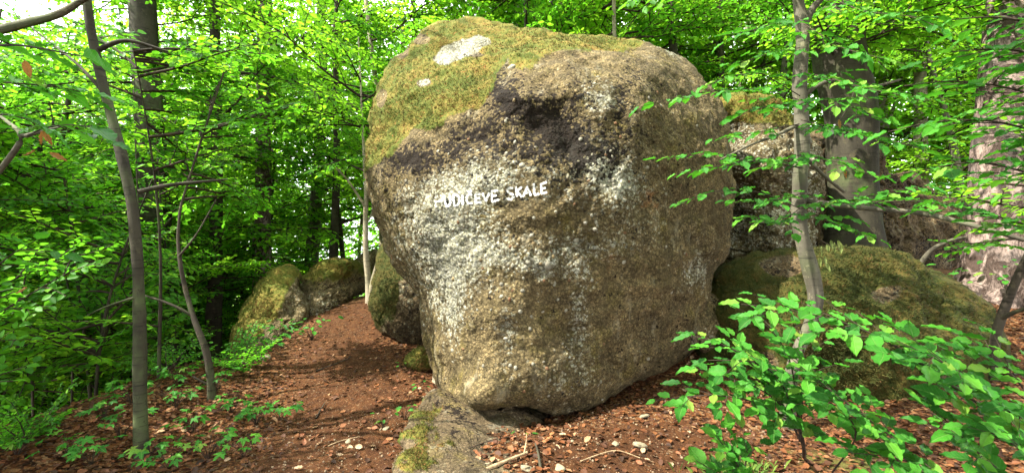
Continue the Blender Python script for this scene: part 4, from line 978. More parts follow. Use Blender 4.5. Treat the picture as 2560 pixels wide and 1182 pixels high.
# far wood as one mass
def far_wood():
    r = np.random.default_rng(77); A = []
    n = 60000
    ang = r.uniform(-1.0, 1.0, n); dist = r.uniform(34, 62, n)
    x = np.tan(ang * .98) * dist * .9; y = dist
    x0 = x; cl = fbm(np.stack([x / 5, y / 5, x * 0], 1), 3, 6)
    g = zf(x, y); h = r.uniform(0, 1, n) ** .8 * (20 + 7 * cl)
    z = g + h
    dens = fbm(np.stack([x / 3, y / 3, z / 2.2], 1), 3, 8); k = dens > -.12
    p = np.stack([x, y, z], 1)[k]; n = len(p)
    V, Q = leaf_batch(p, np.stack([r.normal(0, 1, n), r.normal(0, 1, n), r.normal(0, .3, n)], 1), np.stack([r.normal(0, .4, n), r.normal(0, .4, n), np.ones(n)], 1), r.uniform(.35, .8, n), r, .8)
    me = new_mesh("distant_woodland", V, [Q], [M_leaf_y], False, {"rnd": np.repeat(r.uniform(0, .999, n), 6)})
    put("distant_woodland", me, kind="stuff", label="hazy green mass of leaves of the far wood")
far_wood()
# overhead canopy added to block sky and dapple the sun, unseen outside the frame
for k, (x, y, h, lab) in enumerate([(-5.2, .6, 9, "unseen tall beech added outside the left edge, its crown shading the slope"), (-3.6, -2.2, 9.5, "unseen tall beech added behind the viewer on the left, boughs blocking light"), (4.9, 1.0, 9, "unseen tall beech added outside the right edge, boughs blocking light"), (.8, -3.5, 10, "unseen tall beech added behind the viewer, boughs blocking light"), (-7.5, 4.0, 12, "unseen tall beech added for shade down the slope beyond the left edge"), (-6.5, -3.5, 12, "unseen tall beech added for shade down the slope behind the viewer"), (3.6, -4.2, 10, "unseen tall beech added for shade behind the viewer on the right"), (7.4, 3.2, 10, "unseen tall beech added for shade beyond the right edge near the big pine")]):
    g = z1(x, y); root = thing("beech_tree", lab, "beech", (x, y, g))
    pts = [(x, y, g - .2), (x + .1, y, g + 2), (x + .2, y + .1, g + 5), (x + .1, y + .3, g + h)]
    V, Q = tube(pts, [.17, .14, .11, .05], 12, .05, k, .2); put("trunk", new_mesh("trunk", V, [Q], [M_beech]), root)
    add_boughs(root, pts, None, ((0, 24, 62) if x > -5 else (0, 8, 16)), 70 + k, g + 4.6, g + h, .5, azc=None)

# ------------------------------------------------------------------ close leaves, each its own object
def near_leaf_mesh(seed, name="leaf", wide=.34, lobes=0, mat=None, curl=.12):
    r = np.random.default_rng(seed); n = 11; V = []; UV = []
    for i in range(n + 1):
        t = i / n
        if lobes: w = wide * (math.sin(math.pi * t ** .8) ** .7) * (1 + .35 * abs(math.sin(t * lobes * math.pi)) - .15) + .002
        else: w = wide * (math.sin(math.pi * min(t ** .82, 1)) ** .85) * (1 + .05 * math.sin(t * 40)) * (1 - .12 * t) + .001
        bend = -curl * t * t + .03 * math.sin(t * 5 + seed); wav = .04 * math.sin(t * 21 + seed)
        for j, s in enumerate((-1, -.5, 0, .5, 1)):
            V.append((t, w * s, bend + abs(s) * .09 + (wav * s if abs(s) == 1 else 0))); UV.append((.5 + s * w, t))
    Q = []
    for i in range(n):
        for j in range(4): a = i * 5 + j; Q.append((a, a + 5, a + 6, a + 1))
    me = new_mesh(name, np.array(V), [np.array(Q)], [mat or M_leaf_near], True)
    uv = me.uv_layers.new(name="UVMap"); idx = np.empty(len(me.loops), dtype=np.int32); me.loops.foreach_get("vertex_index", idx)
    uv.data.foreach_set("uv", np.array(UV, dtype=np.float32)[idx].ravel())
    return me
NL = [near_leaf_mesh(i, wide=.26 + .035 * (i % 4), curl=.04 + .09 * (i % 5)) for i in range(10)]
NLD = [near_leaf_mesh(i + 20, wide=.2, mat=M_leaf_dry) for i in range(2)]

def leaf_at(root, p, d, nrm, size, dry=False, rnd=random):
    x = Vector(d).normalized(); z = Vector(nrm); z = (z - x * z.dot(x)).normalized(); y = z.cross(x)
    put("leaf", rnd.choice(NLD if dry else NL), root, p, Matrix((x, y, z)).transposed(), size)

def spray(root, pts, nleaf, size, seed, up=(0, -.35, 1), tw=1, side_tw=0, tl=.28, wr=.0045, cnt=None, spread=.25):
    size = size * 1.0; side_tw = int(side_tw * 1.4)
    """leafy shoot: pts in (u, v, depth); alternate leaves left and right, side twigs likewise"""
    r = random.Random(seed); W3 = np.array([P(*p) for p in pts]); acc = Acc()
    def shoot(Wp, n, rad, lv):
        seg = np.linalg.norm(np.diff(Wp, axis=0), axis=1); cum = np.concatenate([[0], np.cumsum(seg)]); T = cum[-1]
        V, Q = tube(Wp, np.linspace(rad, rad * .35, len(Wp)), 5, 0, 0, .06); acc.add(V, Q)
        side = 1
        upv = Vector(up).normalized()
        def at(t):
            s = t * T; q = np.array([np.interp(s, cum, Wp[:, i]) for i in range(3)]); q2 = np.array([np.interp(min(s + .02, T), cum, Wp[:, i]) for i in range(3)]); q0 = np.array([np.interp(max(s - .02, 0), cum, Wp[:, i]) for i in range(3)])
            return Vector(q), Vector(q2 - q0).normalized()
        for k in range(n):
            t = 1 - (k / n) * (.9 if lv else .85); q, d = at(t)
            sd = upv.cross(d).normalized() * side
            a = math.radians(r.uniform(42, 62)) if k else .1
            ld = d * math.cos(a) + sd * math.sin(a) + Vector((0, 0, r.gauss(-.05, .12)))
            nn = upv + Vector((r.gauss(0, spread), r.gauss(0, spread), r.gauss(0, spread * .5)))
            leaf_at(root, q + ld * .004, ld, nn, size * r.choice((.62, .8, .95, 1.0, 1.1, 1.22)) * r.uniform(.9, 1.1), rnd=r); side = -side
        if lv == 0 and side_tw:
            for k in range(side_tw):
                t = .12 + .75 * (k + .5) / side_tw; q, d = at(t); sd = upv.cross(d).normalized() * (1 if k % 2 else -1)
                dd = (d * .75 + sd * .75).normalized(); ln = tl * (1 - .5 * t) * r.uniform(.7, 1.2)
                p = [np.array(q)]; e = dd.copy()
                for _ in range(4): e = (e + Vector((r.gauss(0, .12), r.gauss(0, .12), r.gauss(-.03, .08)))).normalized(); p.append(p[-1] + np.array(e) * ln / 4)
                shoot(np.array(p), max(3, int(ln / (size * .62))), rad * .5, 1)
    shoot(W3, nleaf, wr, 0)
    Vv = np.concatenate(acc.V); Qq = np.concatenate(acc.Q)
    put("twig", new_mesh("twig", Vv, [Qq], [M_twig]), root)

# the beech sapling that fills the lower right
bs = thing("sapling", "young beech sapling spreading bright green leaves across the lower right", "sapling", hit_ground(2560, 1120))
spray(bs, [(2600, 1120, 2.0), (2450, 1010, 2.0), (2330, 930, 2.0), (2220, 850, 2.05), (2100, 800, 2.1), (1960, 770, 2.15), (1850, 760, 2.2)], 24, .085, 1, side_tw=12, tl=.36, wr=.006)
spray(bs, [(2600, 1120, 1.9), (2500, 1000, 1.85), (2420, 940, 1.8), (2330, 890, 1.8), (2240, 850, 1.85)], 14, .085, 2, side_tw=9, tl=.34)
spray(bs, [(2620, 1100, 1.8), (2560, 960, 1.9), (2480, 880, 2.0), (2380, 830, 2.1)], 12, .08, 3, side_tw=6, tl=.3)
spray(bs, [(2330, 1182, 2.1), (2230, 1090, 2.1), (2120, 1010, 2.1), (2020, 930, 2.15), (1960, 880, 2.2)], 16, .08, 4, side_tw=8, tl=.3)
bs2 = thing("sapling", "beech sapling whose leaf sprays reach toward the painted boulder's foot", "sapling", hit_ground(2010, 1130))
spray(bs2, [(2010, 1120, 2.6), (1960, 1010, 2.5), (1900, 930, 2.4), (1850, 880, 2.35), (1790, 850, 2.35), (1730, 840, 2.4)], 14, .082, 5, side_tw=9, tl=.36)
spray(bs2, [(1990, 1060, 2.5), (1880, 1000, 2.3), (1790, 985, 2.2), (1710, 990, 2.2), (1640, 1000, 2.2)], 12, .082, 6, side_tw=6, tl=.24)
spray(bs2, [(1990, 1060, 2.5), (1960, 960, 2.3), (1900, 900, 2.2), (1830, 900, 2.2), (1770, 900, 2.25)], 12, .08, 7, side_tw=6, tl=.28)
spray(bs2, [(2000, 1100, 2.5), (1980, 900, 2.45), (1930, 820, 2.4), (1870, 780, 2.4), (1820, 760, 2.4)], 12, .08, 8, side_tw=6, tl=.24)
spray(bs2, [(2080, 1180, 2.3), (2150, 1090, 2.2), (2120, 1030, 2.1), (2060, 1000, 2.1), (1990, 1010, 2.1)], 12, .08, 9, side_tw=6, tl=.26)
spray(bs2, [(2000, 1100, 2.5), (1950, 1000, 2.4), (1880, 960, 2.35), (1800, 940, 2.3), (1740, 920, 2.3)], 12, .078, 17, side_tw=7, tl=.26)
spray(bs2, [(2000, 1100, 2.5), (2010, 930, 2.5), (2010, 850, 2.5), (1980, 790, 2.5)], 10, .078, 18, side_tw=7, tl=.26)
bs3 = thing("sapling", "small beech seedling cluster at the bottom edge right of centre", "sapling", hit_ground(1860, 1178))
spray(bs3, [(1880, 1230, 2.25), (1840, 1150, 2.2), (1810, 1110, 2.2), (1790, 1090, 2.2)], 9, .078, 10, side_tw=5, tl=.22)
spray(bs3, [(1880, 1230, 2.25), (1850, 1150, 2.2), (1880, 1120, 2.2), (1900, 1110, 2.2)], 7, .07, 11, side_tw=3, tl=.15)
spray(bs3, [(1880, 1230, 2.2), (1790, 1180, 2.1), (1740, 1150, 2.1)], 7, .08, 12, side_tw=2, tl=.15)
bs4 = thing("sapling", "low beech shoots along the bottom edge under the large leaf fan", "sapling", hit_ground(2280, 1180))
spray(bs4, [(2400, 1260, 2.0), (2330, 1170, 2.0), (2230, 1140, 2.0), (2120, 1130, 2.0)], 10, .08, 13, side_tw=6, tl=.24)
spray(bs4, [(2600, 1260, 1.8), (2480, 1160, 1.8), (2400, 1090, 1.8), (2320, 1060, 1.85)], 12, .08, 14, side_tw=7, tl=.3)
spray(bs4, [(2640, 1200, 1.6), (2560, 1120, 1.65), (2500, 1080, 1.7), (2440, 1070, 1.75)], 8, .08, 15, side_tw=4, tl=.2)
# sprays of the slender forked tree, in front of the boulders
for k, (pp, n, st, sz) in enumerate([
    ([(2000, 250, 3.6), (1900, 222, 3.2), (1800, 225, 2.95), (1700, 240, 2.85), (1600, 268, 2.8)], 15, 6, .075),
    ([(2000, 240, 3.6), (1900, 180, 3.2), (1830, 190, 3.0), (1760, 215, 2.9)], 10, 4, .075),
    ([(1998, 310, 3.6), (1900, 330, 3.4), (1830, 340, 3.3), (1780, 350, 3.2)], 8, 3, .07),
    ([(1998, 420, 3.6), (1900, 400, 3.2), (1800, 385, 3.0), (1720, 390, 2.9), (1640, 398, 2.85)], 14, 5, .072),
    ([(2005, 420, 3.5), (1900, 400, 3.0), (1800, 415, 2.8), (1740, 425, 2.7), (1690, 435, 2.7)], 14, 5, .075),
    ([(1998, 520, 3.6), (1900, 480, 3.1), (1820, 470, 2.9), (1750, 490, 2.8), (1690, 510, 2.75)], 13, 4, .075),
    ([(2010, 480, 3.5), (1960, 500, 3.1), (1900, 500, 3.0), (1830, 505, 2.9)], 8, 4, .078),
    ([(2000, 250, 3.5), (2080, 250, 3.1), (2160, 280, 2.9), (2230, 310, 2.8)], 12, 6, .08),
    ([(2000, 380, 3.5), (2060, 400, 3.0), (2120, 420, 2.8), (2200, 440, 2.7)], 12, 6, .078),
    ([(2010, 60, 3.6), (2100, 120, 3.1), (2180, 140, 2.9), (2260, 160, 2.8)], 12, 6, .08),
    ([(2000, 120, 3.6), (1930, 130, 3.1), (1880, 150, 3.0), (1820, 160, 2.9)], 8, 4, .078),
    ([(2010, 520, 3.5), (2080, 560, 3.1), (2140, 580, 3.0), (2200, 600, 2.9)], 10, 5, .075),
    ([(2003, 180, 3.6), (2090, 200, 3.0), (2200, 230, 2.7), (2330, 250, 2.5)], 14, 8, .08),
    ([(2003, 300, 3.6), (2120, 330, 3.0), (2240, 360, 2.7), (2360, 350, 2.6)], 14, 8, .08),
    ([(2060, -10, 3.7), (2160, 30, 3.1), (2280, 40, 2.8), (2400, 90, 2.6)], 14, 8, .08),
    ([(1998, 60, 3.6), (1930, 60, 3.2), (1870, 80, 3.0), (1800, 90, 2.9)], 10, 6, .078),
    ([(2003, 270, 3.5), (1950, 260, 3.1), (1880, 275, 2.95), (1830, 300, 2.9)], 10, 5, .075),
    ([(2000, 520, 3.5), (1950, 560, 3.2), (1900, 540, 3.0), (1850, 545, 2.9)], 8, 4, .075),
    ([(2000, 520, 3.6), (2130, 500, 3.0), (2260, 470, 2.7), (2380, 480, 2.6)], 14, 8, .08)]):
    spray(tI, pp, n, sz, 40 + k, up=(0, -.12, 1), side_tw=st, tl=.26, wr=.004, spread=.22)
te = thing("sapling", "beech just outside the right edge, its long twigs crossing the big pine", "sapling", hit_ground(2800, 900))
for k, (pp, n, st, sz) in enumerate([
    ([(2750, 500, 2.6), (2600, 440, 2.3), (2450, 400, 2.2), (2330, 420, 2.2), (2230, 440, 2.3)], 16, 9, .08),
    ([(2750, 300, 2.4), (2600, 240, 2.2), (2480, 210, 2.1), (2360, 200, 2.1), (2260, 215, 2.2)], 16, 9, .08),
    ([(2750, 600, 2.6), (2560, 560, 2.3), (2420, 520, 2.2), (2300, 500, 2.2), (2180, 505, 2.3)], 16, 9, .08),
    ([(2750, 100, 2.4), (2600, 60, 2.2), (2480, 40, 2.1), (2380, 50, 2.1)], 10, 6, .08),
    ([(2750, 400, 2.5), (2600, 330, 2.2), (2480, 300, 2.1), (2340, 300, 2.1), (2220, 330, 2.2)], 14, 9, .085),
    ([(2750, 200, 2.4), (2620, 140, 2.1), (2500, 120, 2.0), (2380, 130, 2.0)], 12, 8, .085)]):
    spray(te, pp, n, sz, 80 + k, up=(0, -.1, 1), side_tw=st, tl=.36, wr=.006, spread=.25)
V, Q = tube([hit_ground(2800, 900) - [0, 0, .1], P(2790, 600, 2.6), P(2760, 300, 2.5), P(2750, 0, 2.5), P(2740, -300, 2.6)], [.04, .035, .03, .025, .01], 8, .08, 3); put("trunk", new_mesh("trunk", V, [Q], [M_beech]), te)
V, Q = tube([hit_ground(2010, 1130) - [0, 0, .05], P(2010, 1120, 2.6), P(2000, 1060, 2.5), P(1990, 1000, 2.5)], [.012, .01, .008, .006], 6, .08, 3); put("stem", new_mesh("stem", V, [Q], [M_twig]), bs2)
# close leaves upper left, on the limb of the corner tree
for k, (pp, n, st, sz) in enumerate([
    ([(-60, 120, 1.5), (40, 110, 1.35), (120, 125, 1.3), (200, 140, 1.3)], 5, 1, .095),
    ([(-60, 200, 1.9), (60, 210, 1.8), (150, 215, 1.8), (230, 235, 1.85)], 8, 3, .09),
    ([(66, 340, 2.4), (110, 320, 2.0), (170, 310, 1.8), (240, 320, 1.7)], 6, 2, .09),
    ([(-40, 290, 2.1), (20, 285, 1.9), (80, 300, 1.8)], 6, 2, .09),
    ([(-40, 700, 2.2), (20, 640, 2.0), (90, 600, 1.9)], 6, 3, .085)]):
    spray(tZ, pp, n, sz, 120 + k, up=(0, .1, 1), side_tw=st, tl=.22, spread=.3)
rj = random.Random(3)
for (u, v, y) in [(105, 325, 2.0), (125, 385, 2.1), (90, 378, 2.1), (60, 150, 1.8), (70, 720, 2.0), (110, 330, 2.05)]:
    leaf_at(tZ, P(u, v, y), (rj.gauss(0, 1), .2, -.4), (rj.gauss(0, .4), -.5, .6), .07, True, rj)
for (u, v, y) in [(1862, 238, 3.1), (2095, 300, 3.1), (2110, 425, 3.3)]:
    leaf_at(tI, P(u, v, y), (.3, 0, -1), (0, -1, .2), .06, True, rj)
wil = thing("branch", "snapped twig with limp wilted pale leaves hanging on the mossy boulder", "twig", P(2070, 640, 4.0))
V, Q = tube([P(2050, 600, 3.9), P(2075, 615, 3.95), P(2100, 625, 4.0)], [.005, .004, .003], 5, 0, 0); put("stem", new_mesh("stem", V, [Q], [M_twig]), wil)
M_wilt = leaf_material("limp_green_leaf", [(0, (0.10, 0.13, 0.04)), (1, (0.17, 0.2, 0.06))], (0.3, 0.35, 0.08), .3, True)
NLW = [near_leaf_mesh(i + 40, wide=.17, mat=M_wilt) for i in range(2)]
for (u, v) in [(2052, 628), (2060, 650), (2068, 620), (2076, 612), (2085, 618), (2095, 612), (2104, 622), (2048, 655), (2064, 668)]:
    x = Vector((rj.gauss(0, .15), rj.gauss(-.1, .1), -1)).normalized(); z = Vector((rj.gauss(0, .5), -1, .1)); z = (z - x * z.dot(x)).normalized(); y_ = z.cross(x)
    put("leaf", rj.choice(NLW), wil, P(u, v - 12, 3.95), Matrix((x, y_, z)).transposed(), .085)

# ------------------------------------------------------------------ seedlings on the ground
def maple_mesh(seed):
    r = random.Random(seed); lob = [(-115, .5), (-60, .8), (0, 1.0), (60, .8), (115, .5)]
    pts = [(0, 0)]
    out = []
    for i, (a, l) in enumerate(lob):
        A = math.radians(a)
        for da, f in ((-20, .62), (-9, .8), (0, 1.0), (9, .8), (20, .62)): out.append((l * f * math.cos(A + math.radians(da)), l * f * math.sin(A + math.radians(da))))
        if i < 4: m = math.radians((a + lob[i + 1][0]) / 2); out.append((.38 * math.cos(m), .38 * math.sin(m)))
    V = [(0, 0, 0)] + [(x * .5, y * .5, -.12 * (x * x + y * y) + r.gauss(0, .02)) for x, y in out]
    T = [(0, i, i + 1) for i in range(1, len(out))]
    me = new_mesh("leaf", np.array(V), [np.array(T)], [M_leaf_near], False)
    uv = me.uv_layers.new(name="UVMap"); idx = np.empty(len(me.loops), dtype=np.int32); me.loops.foreach_get("vertex_index", idx)
    uv.data.foreach_set("uv", np.array([(.5 + v[1], v[0] + .3) for v in V], dtype=np.float32)[idx].ravel())
    return me
MP = [maple_mesh(i) for i in range(3)]
def seedling(label, u, v, n, h, size, spread, seed, maple=True, group=None, cat="seedling", name="seedling"):
    r = random.Random(seed); g = hit_ground(u, v)
    root = thing(name, label, cat, g, group); acc = Acc()
    for k in range(n):
        a = r.uniform(0, 6.28); s = spread * r.uniform(.2, 1); hh = h * r.uniform(.5, 1.2)
        top = g + [math.cos(a) * s, math.sin(a) * s, hh]
        V, Q = tube([g - [0, 0, .02], g + [math.cos(a) * s * .3, math.sin(a) * s * .3, hh * .6], top], [.0025, .002, .0012], 4, 0, 0, .05); acc.add(V, Q)
        d = Vector((math.cos(a), math.sin(a), r.gauss(-.1, .15)))
        x = d.normalized(); z = Vector((r.gauss(0, .25), r.gauss(-.25, .2), 1)); z = (z - x * z.dot(x)).normalized()
        put("leaf", r.choice(MP if maple else NL), root, top, Matrix((x, z.cross(x), z)).transposed(), size * r.uniform(.7, 1.2))
    put("stem", new_mesh("stem", np.concatenate(acc.V), [np.concatenate(acc.Q)], [M_twig]), root)
GS = "low green seedlings on the leaf litter at the lower left"
for i, (u, v, n, lab) in enumerate([(640, 1060, 16, "lush maple seedling clump below the crooked dark sapling"), (580, 1030, 10, "maple seedling patch against the crooked sapling's foot"), (480, 1080, 9, "dim maple seedling between slender tree and sapling"), (440, 1020, 10, "maple seedling right of the slender left tree"), (300, 1100, 7, "shaded seedling close left of the slender tree's foot"),
                              (700, 1050, 9, "maple seedling at the bare path's left border"), (230, 1160, 7, "low shaded seedling at the bottom left"), (420, 1170, 8, "seedling at the bottom edge under the slender tree"), (130, 1090, 7, "small seedling near the lower left corner"), (610, 1140, 5, "lone seedling below the lush maple clump"), (80, 1020, 9, "seedling tuft on the far left slope edge"), (540, 980, 8, "seedling on litter above the maple clump"),
                              (360, 1165, 9, "broad seedling just below the slender tree's foot"), (260, 1050, 10, "shaded seedling patch on the slope edge left of the slender tree"), (170, 1150, 8, "seedling pair between the lower left corner and the slender tree"), (40, 1140, 9, "seedling in the lower left corner"), (330, 1010, 10, "seedling patch behind the slender tree's foot"), (520, 1150, 8, "seedling at the bottom edge left of the lone one"), (450, 960, 12, "seedling patch on the slope crest left of the crooked sapling")]):
    seedling(lab, u, v, n + 4, .16, .125, .2, 500 + i, True, GS)
for i, (u, v, n, lab) in enumerate([(1010, 1050, 7, "sparse seedling on the mossy left edge of the pale ledge"), (1050, 985, 5, "seedling in sunlit litter above the pale ledge"), (1300, 1120, 3, "tiny two-leaved beech seedling on bare soil before the hollow"), (1010, 925, 4, "small seedling near the flat mossy stone"), (960, 1070, 5, "seedling at the lower left foot of the ledge")]):
    seedling(lab, u, v, n, .10, .05, .09, 600 + i, False, "small seedlings round the painted boulder's foot")
for i, (u, v, n, sp, lab) in enumerate([(700, 860, 30, .4, "leafy bramble patch before the slanting mossy slab"), (640, 900, 26, .4, "bramble patch on the litter left of the path"), (780, 850, 22, .35, "low bramble at the path's left margin"), (740, 800, 20, .35, "bright bramble shoots between slab and brown boulder")]):
    seedling(lab, u, v, n, .28, .085, sp, 650 + i, False, "low brambles by the mossy slab", "bramble", "bramble_plant")
for i, (u, v, lab) in enumerate([(2150, 615, "green undergrowth shrub behind the mossy boulder's crest"), (2260, 600, "green undergrowth shrub under the thin trunks at right"), (2380, 620, "green undergrowth shrub on the litter bank by the big pine"), (2520, 760, "leafy shrub patch at the right edge beside the crooked sapling")]):
    seedling(lab, u, v, 40, .5, .1, .7, 680 + i, False, "undergrowth shrubs on the bank behind the mossy boulder", "shrub", "shrub")

# ------------------------------------------------------------------ litter, stones, sticks
def litter(count, seed):
    r = np.random.default_rng(seed)
    x = r.uniform(-5.6, 6.5, count * 3); y = 2.2 + r.uniform(0, 1, count * 3) ** 1.5 * 9.5
    u = 1280 + F * x / y; k = (u > -120) & (u < 2680)
    dpath = np.full(len(x), 9.)
    for a, b in zip(path_pts[:5], path_pts[1:6]):
        ab = (b - a)[:2]; t = np.clip(((x - a[0]) * ab[0] + (y - a[1]) * ab[1]) / (ab @ ab), 0, 1); dpath = np.minimum(dpath, np.hypot(x - a[0] - t * ab[0], y - a[1] - t * ab[1]))
    bare = np.clip(1.15 - dpath / .8, 0, .84); bare = np.maximum(bare, .55 * np.clip(1.3 - np.hypot((x - .8) / 1.2, (y - 3.3) / .7), 0, 1))
    k &= r.uniform(0, 1, len(x)) > bare
    x, y = x[k][:count], y[k][:count]; n = len(x); z = zf(x, y) + r.uniform(.002, .02, n)
    a = r.uniform(0, 6.28, n); dr = np.stack([np.cos(a), np.sin(a), r.normal(0, .25, n)], 1)
    nm = np.stack([r.normal(0, .45, n), r.normal(0, .45, n), np.ones(n)], 1)
    V, Q = leaf_batch(np.stack([x, y, z], 1), dr, nm, r.uniform(.15, 1, n) ** 1.5 * .052 + .014, r, .7)
    val = np.clip(r.beta(2, 2.2, n) + .15 * fbm(np.stack([x, y, x * 0], 1), 2, 5), 0, 1)
    me = new_mesh("leaf_litter", V, [Q], [M_litter], False, {"rnd": np.repeat(val, 6)})
    put("leaf_litter", me, kind="stuff", label="reddish brown dead beech leaves littering the forest floor")
litter(42000, 5)
DL = [near_leaf_mesh(60 + i, "dead_leaf", wide=.27, mat=M_deadleaf) for i in range(4)]
rd = random.Random(12)
spots = [(900, 980, 160, 90, 45), (1340, 1080, 70, 28, 80), (1700, 900, 60, 30, 30), (1080, 960, 30, 30, 12), (1650, 950, 80, 25, 30), (1100, 1100, 200, 60, 12), (500, 1120, 300, 50, 50), (1600, 1130, 250, 40, 30)]
for (cu, cv, su, sv, n) in spots:
    for _ in range(n):
        u, v = rd.gauss(cu, su), rd.gauss(cv, sv)
        if v > 1180 or v < 860: continue
        g = hit_ground(u, v)
        col = rd.choice([(.27, .09, .035), (.33, .12, .04), (.22, .07, .03), (.36, .2, .1), (.40, .27, .16)])
        put("dead_leaf", rd.choice(DL), ground, (g[0], g[1], g[2] + .012), Euler((rd.gauss(0, .4), rd.gauss(0, .4), rd.uniform(0, 6.28))), rd.uniform(.04, .075), color=col)
stone_me = [new_mesh("stone", ico(3, s + 9, .4)[0] * [1, .75, .5], [ico(3)[1]], [M_stone], True) for s in range(5)]
for (u, v, s, lab) in [(1600, 1120, .085, "flat pale angular stone lying on the soil right of centre"), (1538, 1112, .04, "small pale square stone left of the flat angular one"), (1610, 1043, .055, "greenish rounded stone half buried before the boulder's right foot"), (1400, 1172, .05, "pale pointed stone at the bottom edge"), (1270, 1090, .03, "little round stone near the tiny seedling"),
                      (1430, 1105, .022, "white chip of stone among red dead leaves"), (1320, 1175, .06, "mossy grey stone at the bottom edge beside the bare log"), (965, 1072, .035, "whitish chip at the ledge's mossy left side"), (870, 1105, .03, "small stone on the bare path near the bottom"), (1220, 1160, .035, "yellowish stone on the ledge's right border"),
                      (1730, 870, .06, "pale stone lit beside the upright rock"), (1620, 915, .05, "stone under the boulder's right lower edge"), (870, 735, .10, "pale block at the foot of the brown boulder by the path"), (620, 870, .16, "grey stone at the foot of the slanting mossy slab"), (660, 900, .1, "low grey stone under the bramble patch"), (1045, 1180, .04, "small stone at the bottom edge left of the ledge")]:
    g = hit_ground(u, v); put("stone", random.choice(stone_me), None, (g[0], g[1], g[2] + s * .12), Euler((random.gauss(0, .2), random.gauss(0, .2), random.uniform(0, 6))), (s * .85, s * .8, s * .55), label=lab, cat="stone", group="stones on the forest floor")
def gravel(n, seed):
    r = np.random.default_rng(seed); c = []
    while len(c) < n:
        u = r.uniform(600, 2000); v = r.uniform(980, 1182); y = 3.0 + (1182 - v) / 200 * 1.3; x = (u - 1280) / F * y; c.append((x, y))
    c = np.array(c); z = zf(c[:, 0], c[:, 1])
    iv, fc = ico(1, 2, .3); s = r.uniform(.004, .012, n)
    V = (iv[None] * s[:, None, None] * r.uniform(.6, 1.2, (n, 1, 3)) + np.stack([c[:, 0], c[:, 1], z + s * .3], 1)[:, None]).reshape(-1, 3)
    T = (fc[None] + (np.arange(n) * len(iv))[:, None, None]).reshape(-1, 3)
    put("gravel", new_mesh("gravel", V, [T], [simple("soil_grit", (.17, .12, .075), .9, .5, 6)]), kind="stuff", label="small scattered grit and stone chips on the trodden soil")
gravel(700, 3)
def stick(label, pts, r0, mat, sub=(), name="stick", seed=1):
    W3 = [hit_ground(u, v) + [0, 0, h] for u, v, h in pts]
    root = thing(name, label, "stick", W3[0])
    V, Q = tube(W3, np.linspace(r0, r0 * .5, len(W3)), 7, .15, seed, .04); put("shaft", new_mesh("shaft", V, [Q], [mat]), root)
    for sp in sub:
        W = [hit_ground(u, v) + [0, 0, h] for u, v, h in sp]; V, Q = tube(W, np.linspace(r0 * .4, r0 * .2, len(W)), 5, .1, seed, .04)
        put("side_twig", new_mesh("side_twig", V, [Q], [mat]), root)
stick("reddish dead twig with upright side shoots lying on the pale ledge", [(1088, 1153, .03), (1160, 1140, .04), (1220, 1118, .04), (1290, 1095, .02)], .005, M_twig, [[(1100, 1150, .03), (1100, 1110, .1), (1095, 1090, .1)], [(1150, 1140, .03), (1145, 1100, .1), (1125, 1085, .1)], [(1115, 1148, .03), (1150, 1120, .07), (1165, 1085, .08)], [(1190, 1130, .03), (1183, 1095, .1)]])
stick("bare peeled yellowish branch piece lying at the bottom centre", [(1215, 1185, .02), (1260, 1165, .025), (1318, 1142, .03)], .016, M_wood, [[(1310, 1146, .03), (1317, 1120, .06), (1316, 1110, .08)]])
stick("dark short branch standing out of the leaves right of the peeled one", [(1352, 1180, .01), (1345, 1140, .03), (1338, 1120, .03)], .010, M_dark)
stick("long thin grey twig bent across the soil at the bottom right of centre", [(1450, 1160, .01), (1500, 1140, .015), (1545, 1130, .015), (1600, 1150, .01)], .0045, M_wood)
stick("long dark twig lying across the upper path", [(790, 930, .01), (840, 912, .015), (880, 895, .015)], .008, M_dark)
stick("forked dark twig on the middle of the path", [(790, 1048, .01), (800, 1030, .012), (812, 1012, .015)], .008, M_dark)
stick("pale thin twig on the path near the ledge", [(820, 1120, .008), (850, 1105, .01), (900, 1095, .01)], .005, M_wood)
stick("thin dark twig lying before the hollow under the boulder", [(1330, 1060, .02), (1370, 1048, .03), (1430, 1040, .02)], .004, M_twig)
# leafy shrubs spilling over the slope edge at the left
for i, (u, v, lab) in enumerate([(30, 1050, "leafy low shrub at the far left slope edge"), (120, 1010, "leafy low shrub near the left edge, second along the slope crest"), (210, 985, "leafy low shrub on the crest midway to the slender tree"), (290, 965, "leafy low shrub just left of the slender tree on the crest"), (420, 930, "leafy low shrub right of the slender tree on the crest"), (480, 900, "leafy low shrub before the thick beech's foot"), (560, 890, "leafy low shrub left of the slanting mossy slab"), (600, 930, "leafy low shrub in front of the slanting mossy slab's foot"), (60, 1120, "leafy low shrub in the shaded lower left corner"), (160, 930, "leafy low shrub behind the crest near the left edge")]):
    g = hit_ground(u, v); r_ = random.Random(900 + i)
    root = thing("shrub", lab, "shrub", g, "low shrubs along the slope edge at the left")
    for k in range(9):
        az = r_.uniform(0, 6.283); el = r_.uniform(.15, .8); s_ = r_.uniform(.28, .5)
        put("bough", r_.choice(BS), root, g + [0, 0, .02], Matrix.Rotation(az, 3, 'Z') @ Matrix.Rotation(-el, 3, 'Y') @ Matrix.Rotation(r_.gauss(0, .3), 3, 'X'), (s_, s_ * 1.2, s_))
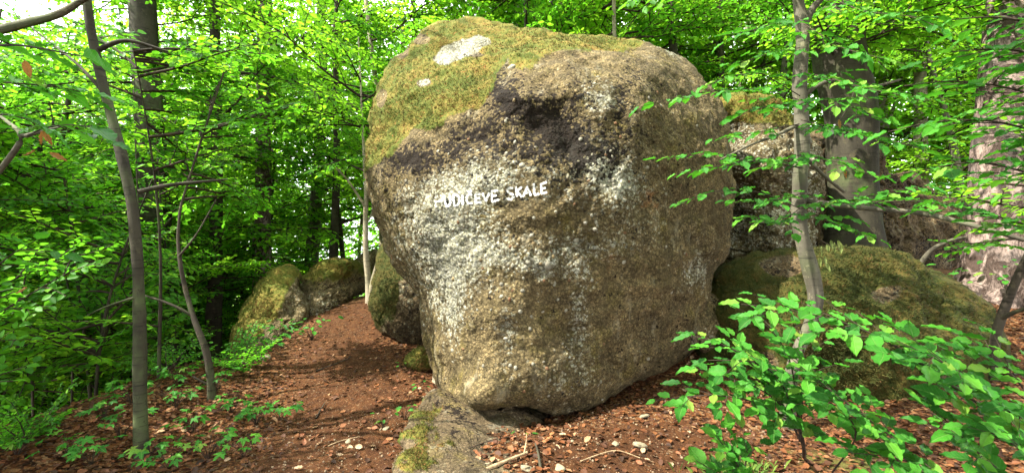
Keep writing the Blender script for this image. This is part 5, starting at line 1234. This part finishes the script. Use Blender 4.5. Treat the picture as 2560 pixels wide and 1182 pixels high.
# grass tuft at the bottom
def grass():
    r = np.random.default_rng(4); n = 260; V = []
    g0 = hit_ground(1830, 1178); root_p = np.array([g0 + [r.normal(0, .12), r.normal(0, .05), -.005] for _ in range(n)])
    for p in root_p:
        a = r.uniform(0, 6.28); d = np.array([math.cos(a), math.sin(a), 0]) * r.uniform(.02, .06); h = r.uniform(.04, .10); w = np.array([-math.sin(a), math.cos(a), 0]) * .0018
        V += [p - w, p + w, p + d * .5 + [0, 0, h * .7], p + d * 1.2 + [0, 0, h]]
    T = np.array([(i * 4 + a, i * 4 + b, i * 4 + c) for i in range(n) for a, b, c in ((0, 1, 2), (0, 2, 3))])
    put("grass", new_mesh("grass", np.array(V), [T], [M_grass], False, {"rnd": np.repeat(r.uniform(0, 1, n), 4)}), kind="stuff", label="small tuft of fine grass at the bottom edge beneath the beech seedling cluster")
grass()
# folded leaf on a twig; its sunlit glare is put into the white colour
M_white = simple("sunlit_leaf_white", (.82, .82, .85), .6, .05)
sroot = thing("leaf_scrap", "small folded triangular leaf, its sunlit glare painted white, hanging before the massive beech's stem", "scrap", P(2080, 322, 3.4))
cpt = [P(2057, 321, 3.42), P(2088, 311, 3.4), P(2089, 322, 3.37), P(2072, 319, 3.38)]
cpl = [P(2058, 322, 3.42), P(2089, 323, 3.37), P(2086, 332, 3.4), P(2081, 336, 3.42)]
for q, nm in ((cpt, "upper_flap"), (cpl, "lower_flap")):
    qq = np.array(q); V = np.concatenate([qq, qq + [0, .0015, 0]]); Qs = [(0, 1, 2, 3) if nm == "upper_flap" else (0, 1, 2, 3), (7, 6, 5, 4)] + [(i, (i + 1) % 4, (i + 1) % 4 + 4, i + 4) for i in range(4)]
    put(nm, new_mesh(nm, V, [np.array(Qs)], [M_white], False), sroot)
V, Q = tube([P(2089, 316, 3.39), P(2100, 300, 3.45), P(2120, 270, 3.55), P(2140, 215, 3.7)], [.002, .002, .0025, .003], 5, 0, 0); put("hanging_twig", new_mesh("hanging_twig", V, [Q], [M_twig]), sroot)

same = {}
for r_ in ROOTS: same.setdefault(r_['label'], []).append(r_)
for lab_, L_ in same.items():
    if len(L_) in (2, 3, 4):
        L_.sort(key=lambda o: o.location.x / o.location.y)
        for o, w_ in zip(L_, ("left", "right") if len(L_) == 2 else ("left", "middle", "right") if len(L_) == 3 else ("leftmost", "second leftmost", "second rightmost", "rightmost")): o['label'] = w_ + " " + lab_
for o in bpy.data.objects:
    if '_w' in o: del o['_w']
print("objects", len(bpy.data.objects), "polys", sum(len(m.polygons) for m in bpy.data.meshes))
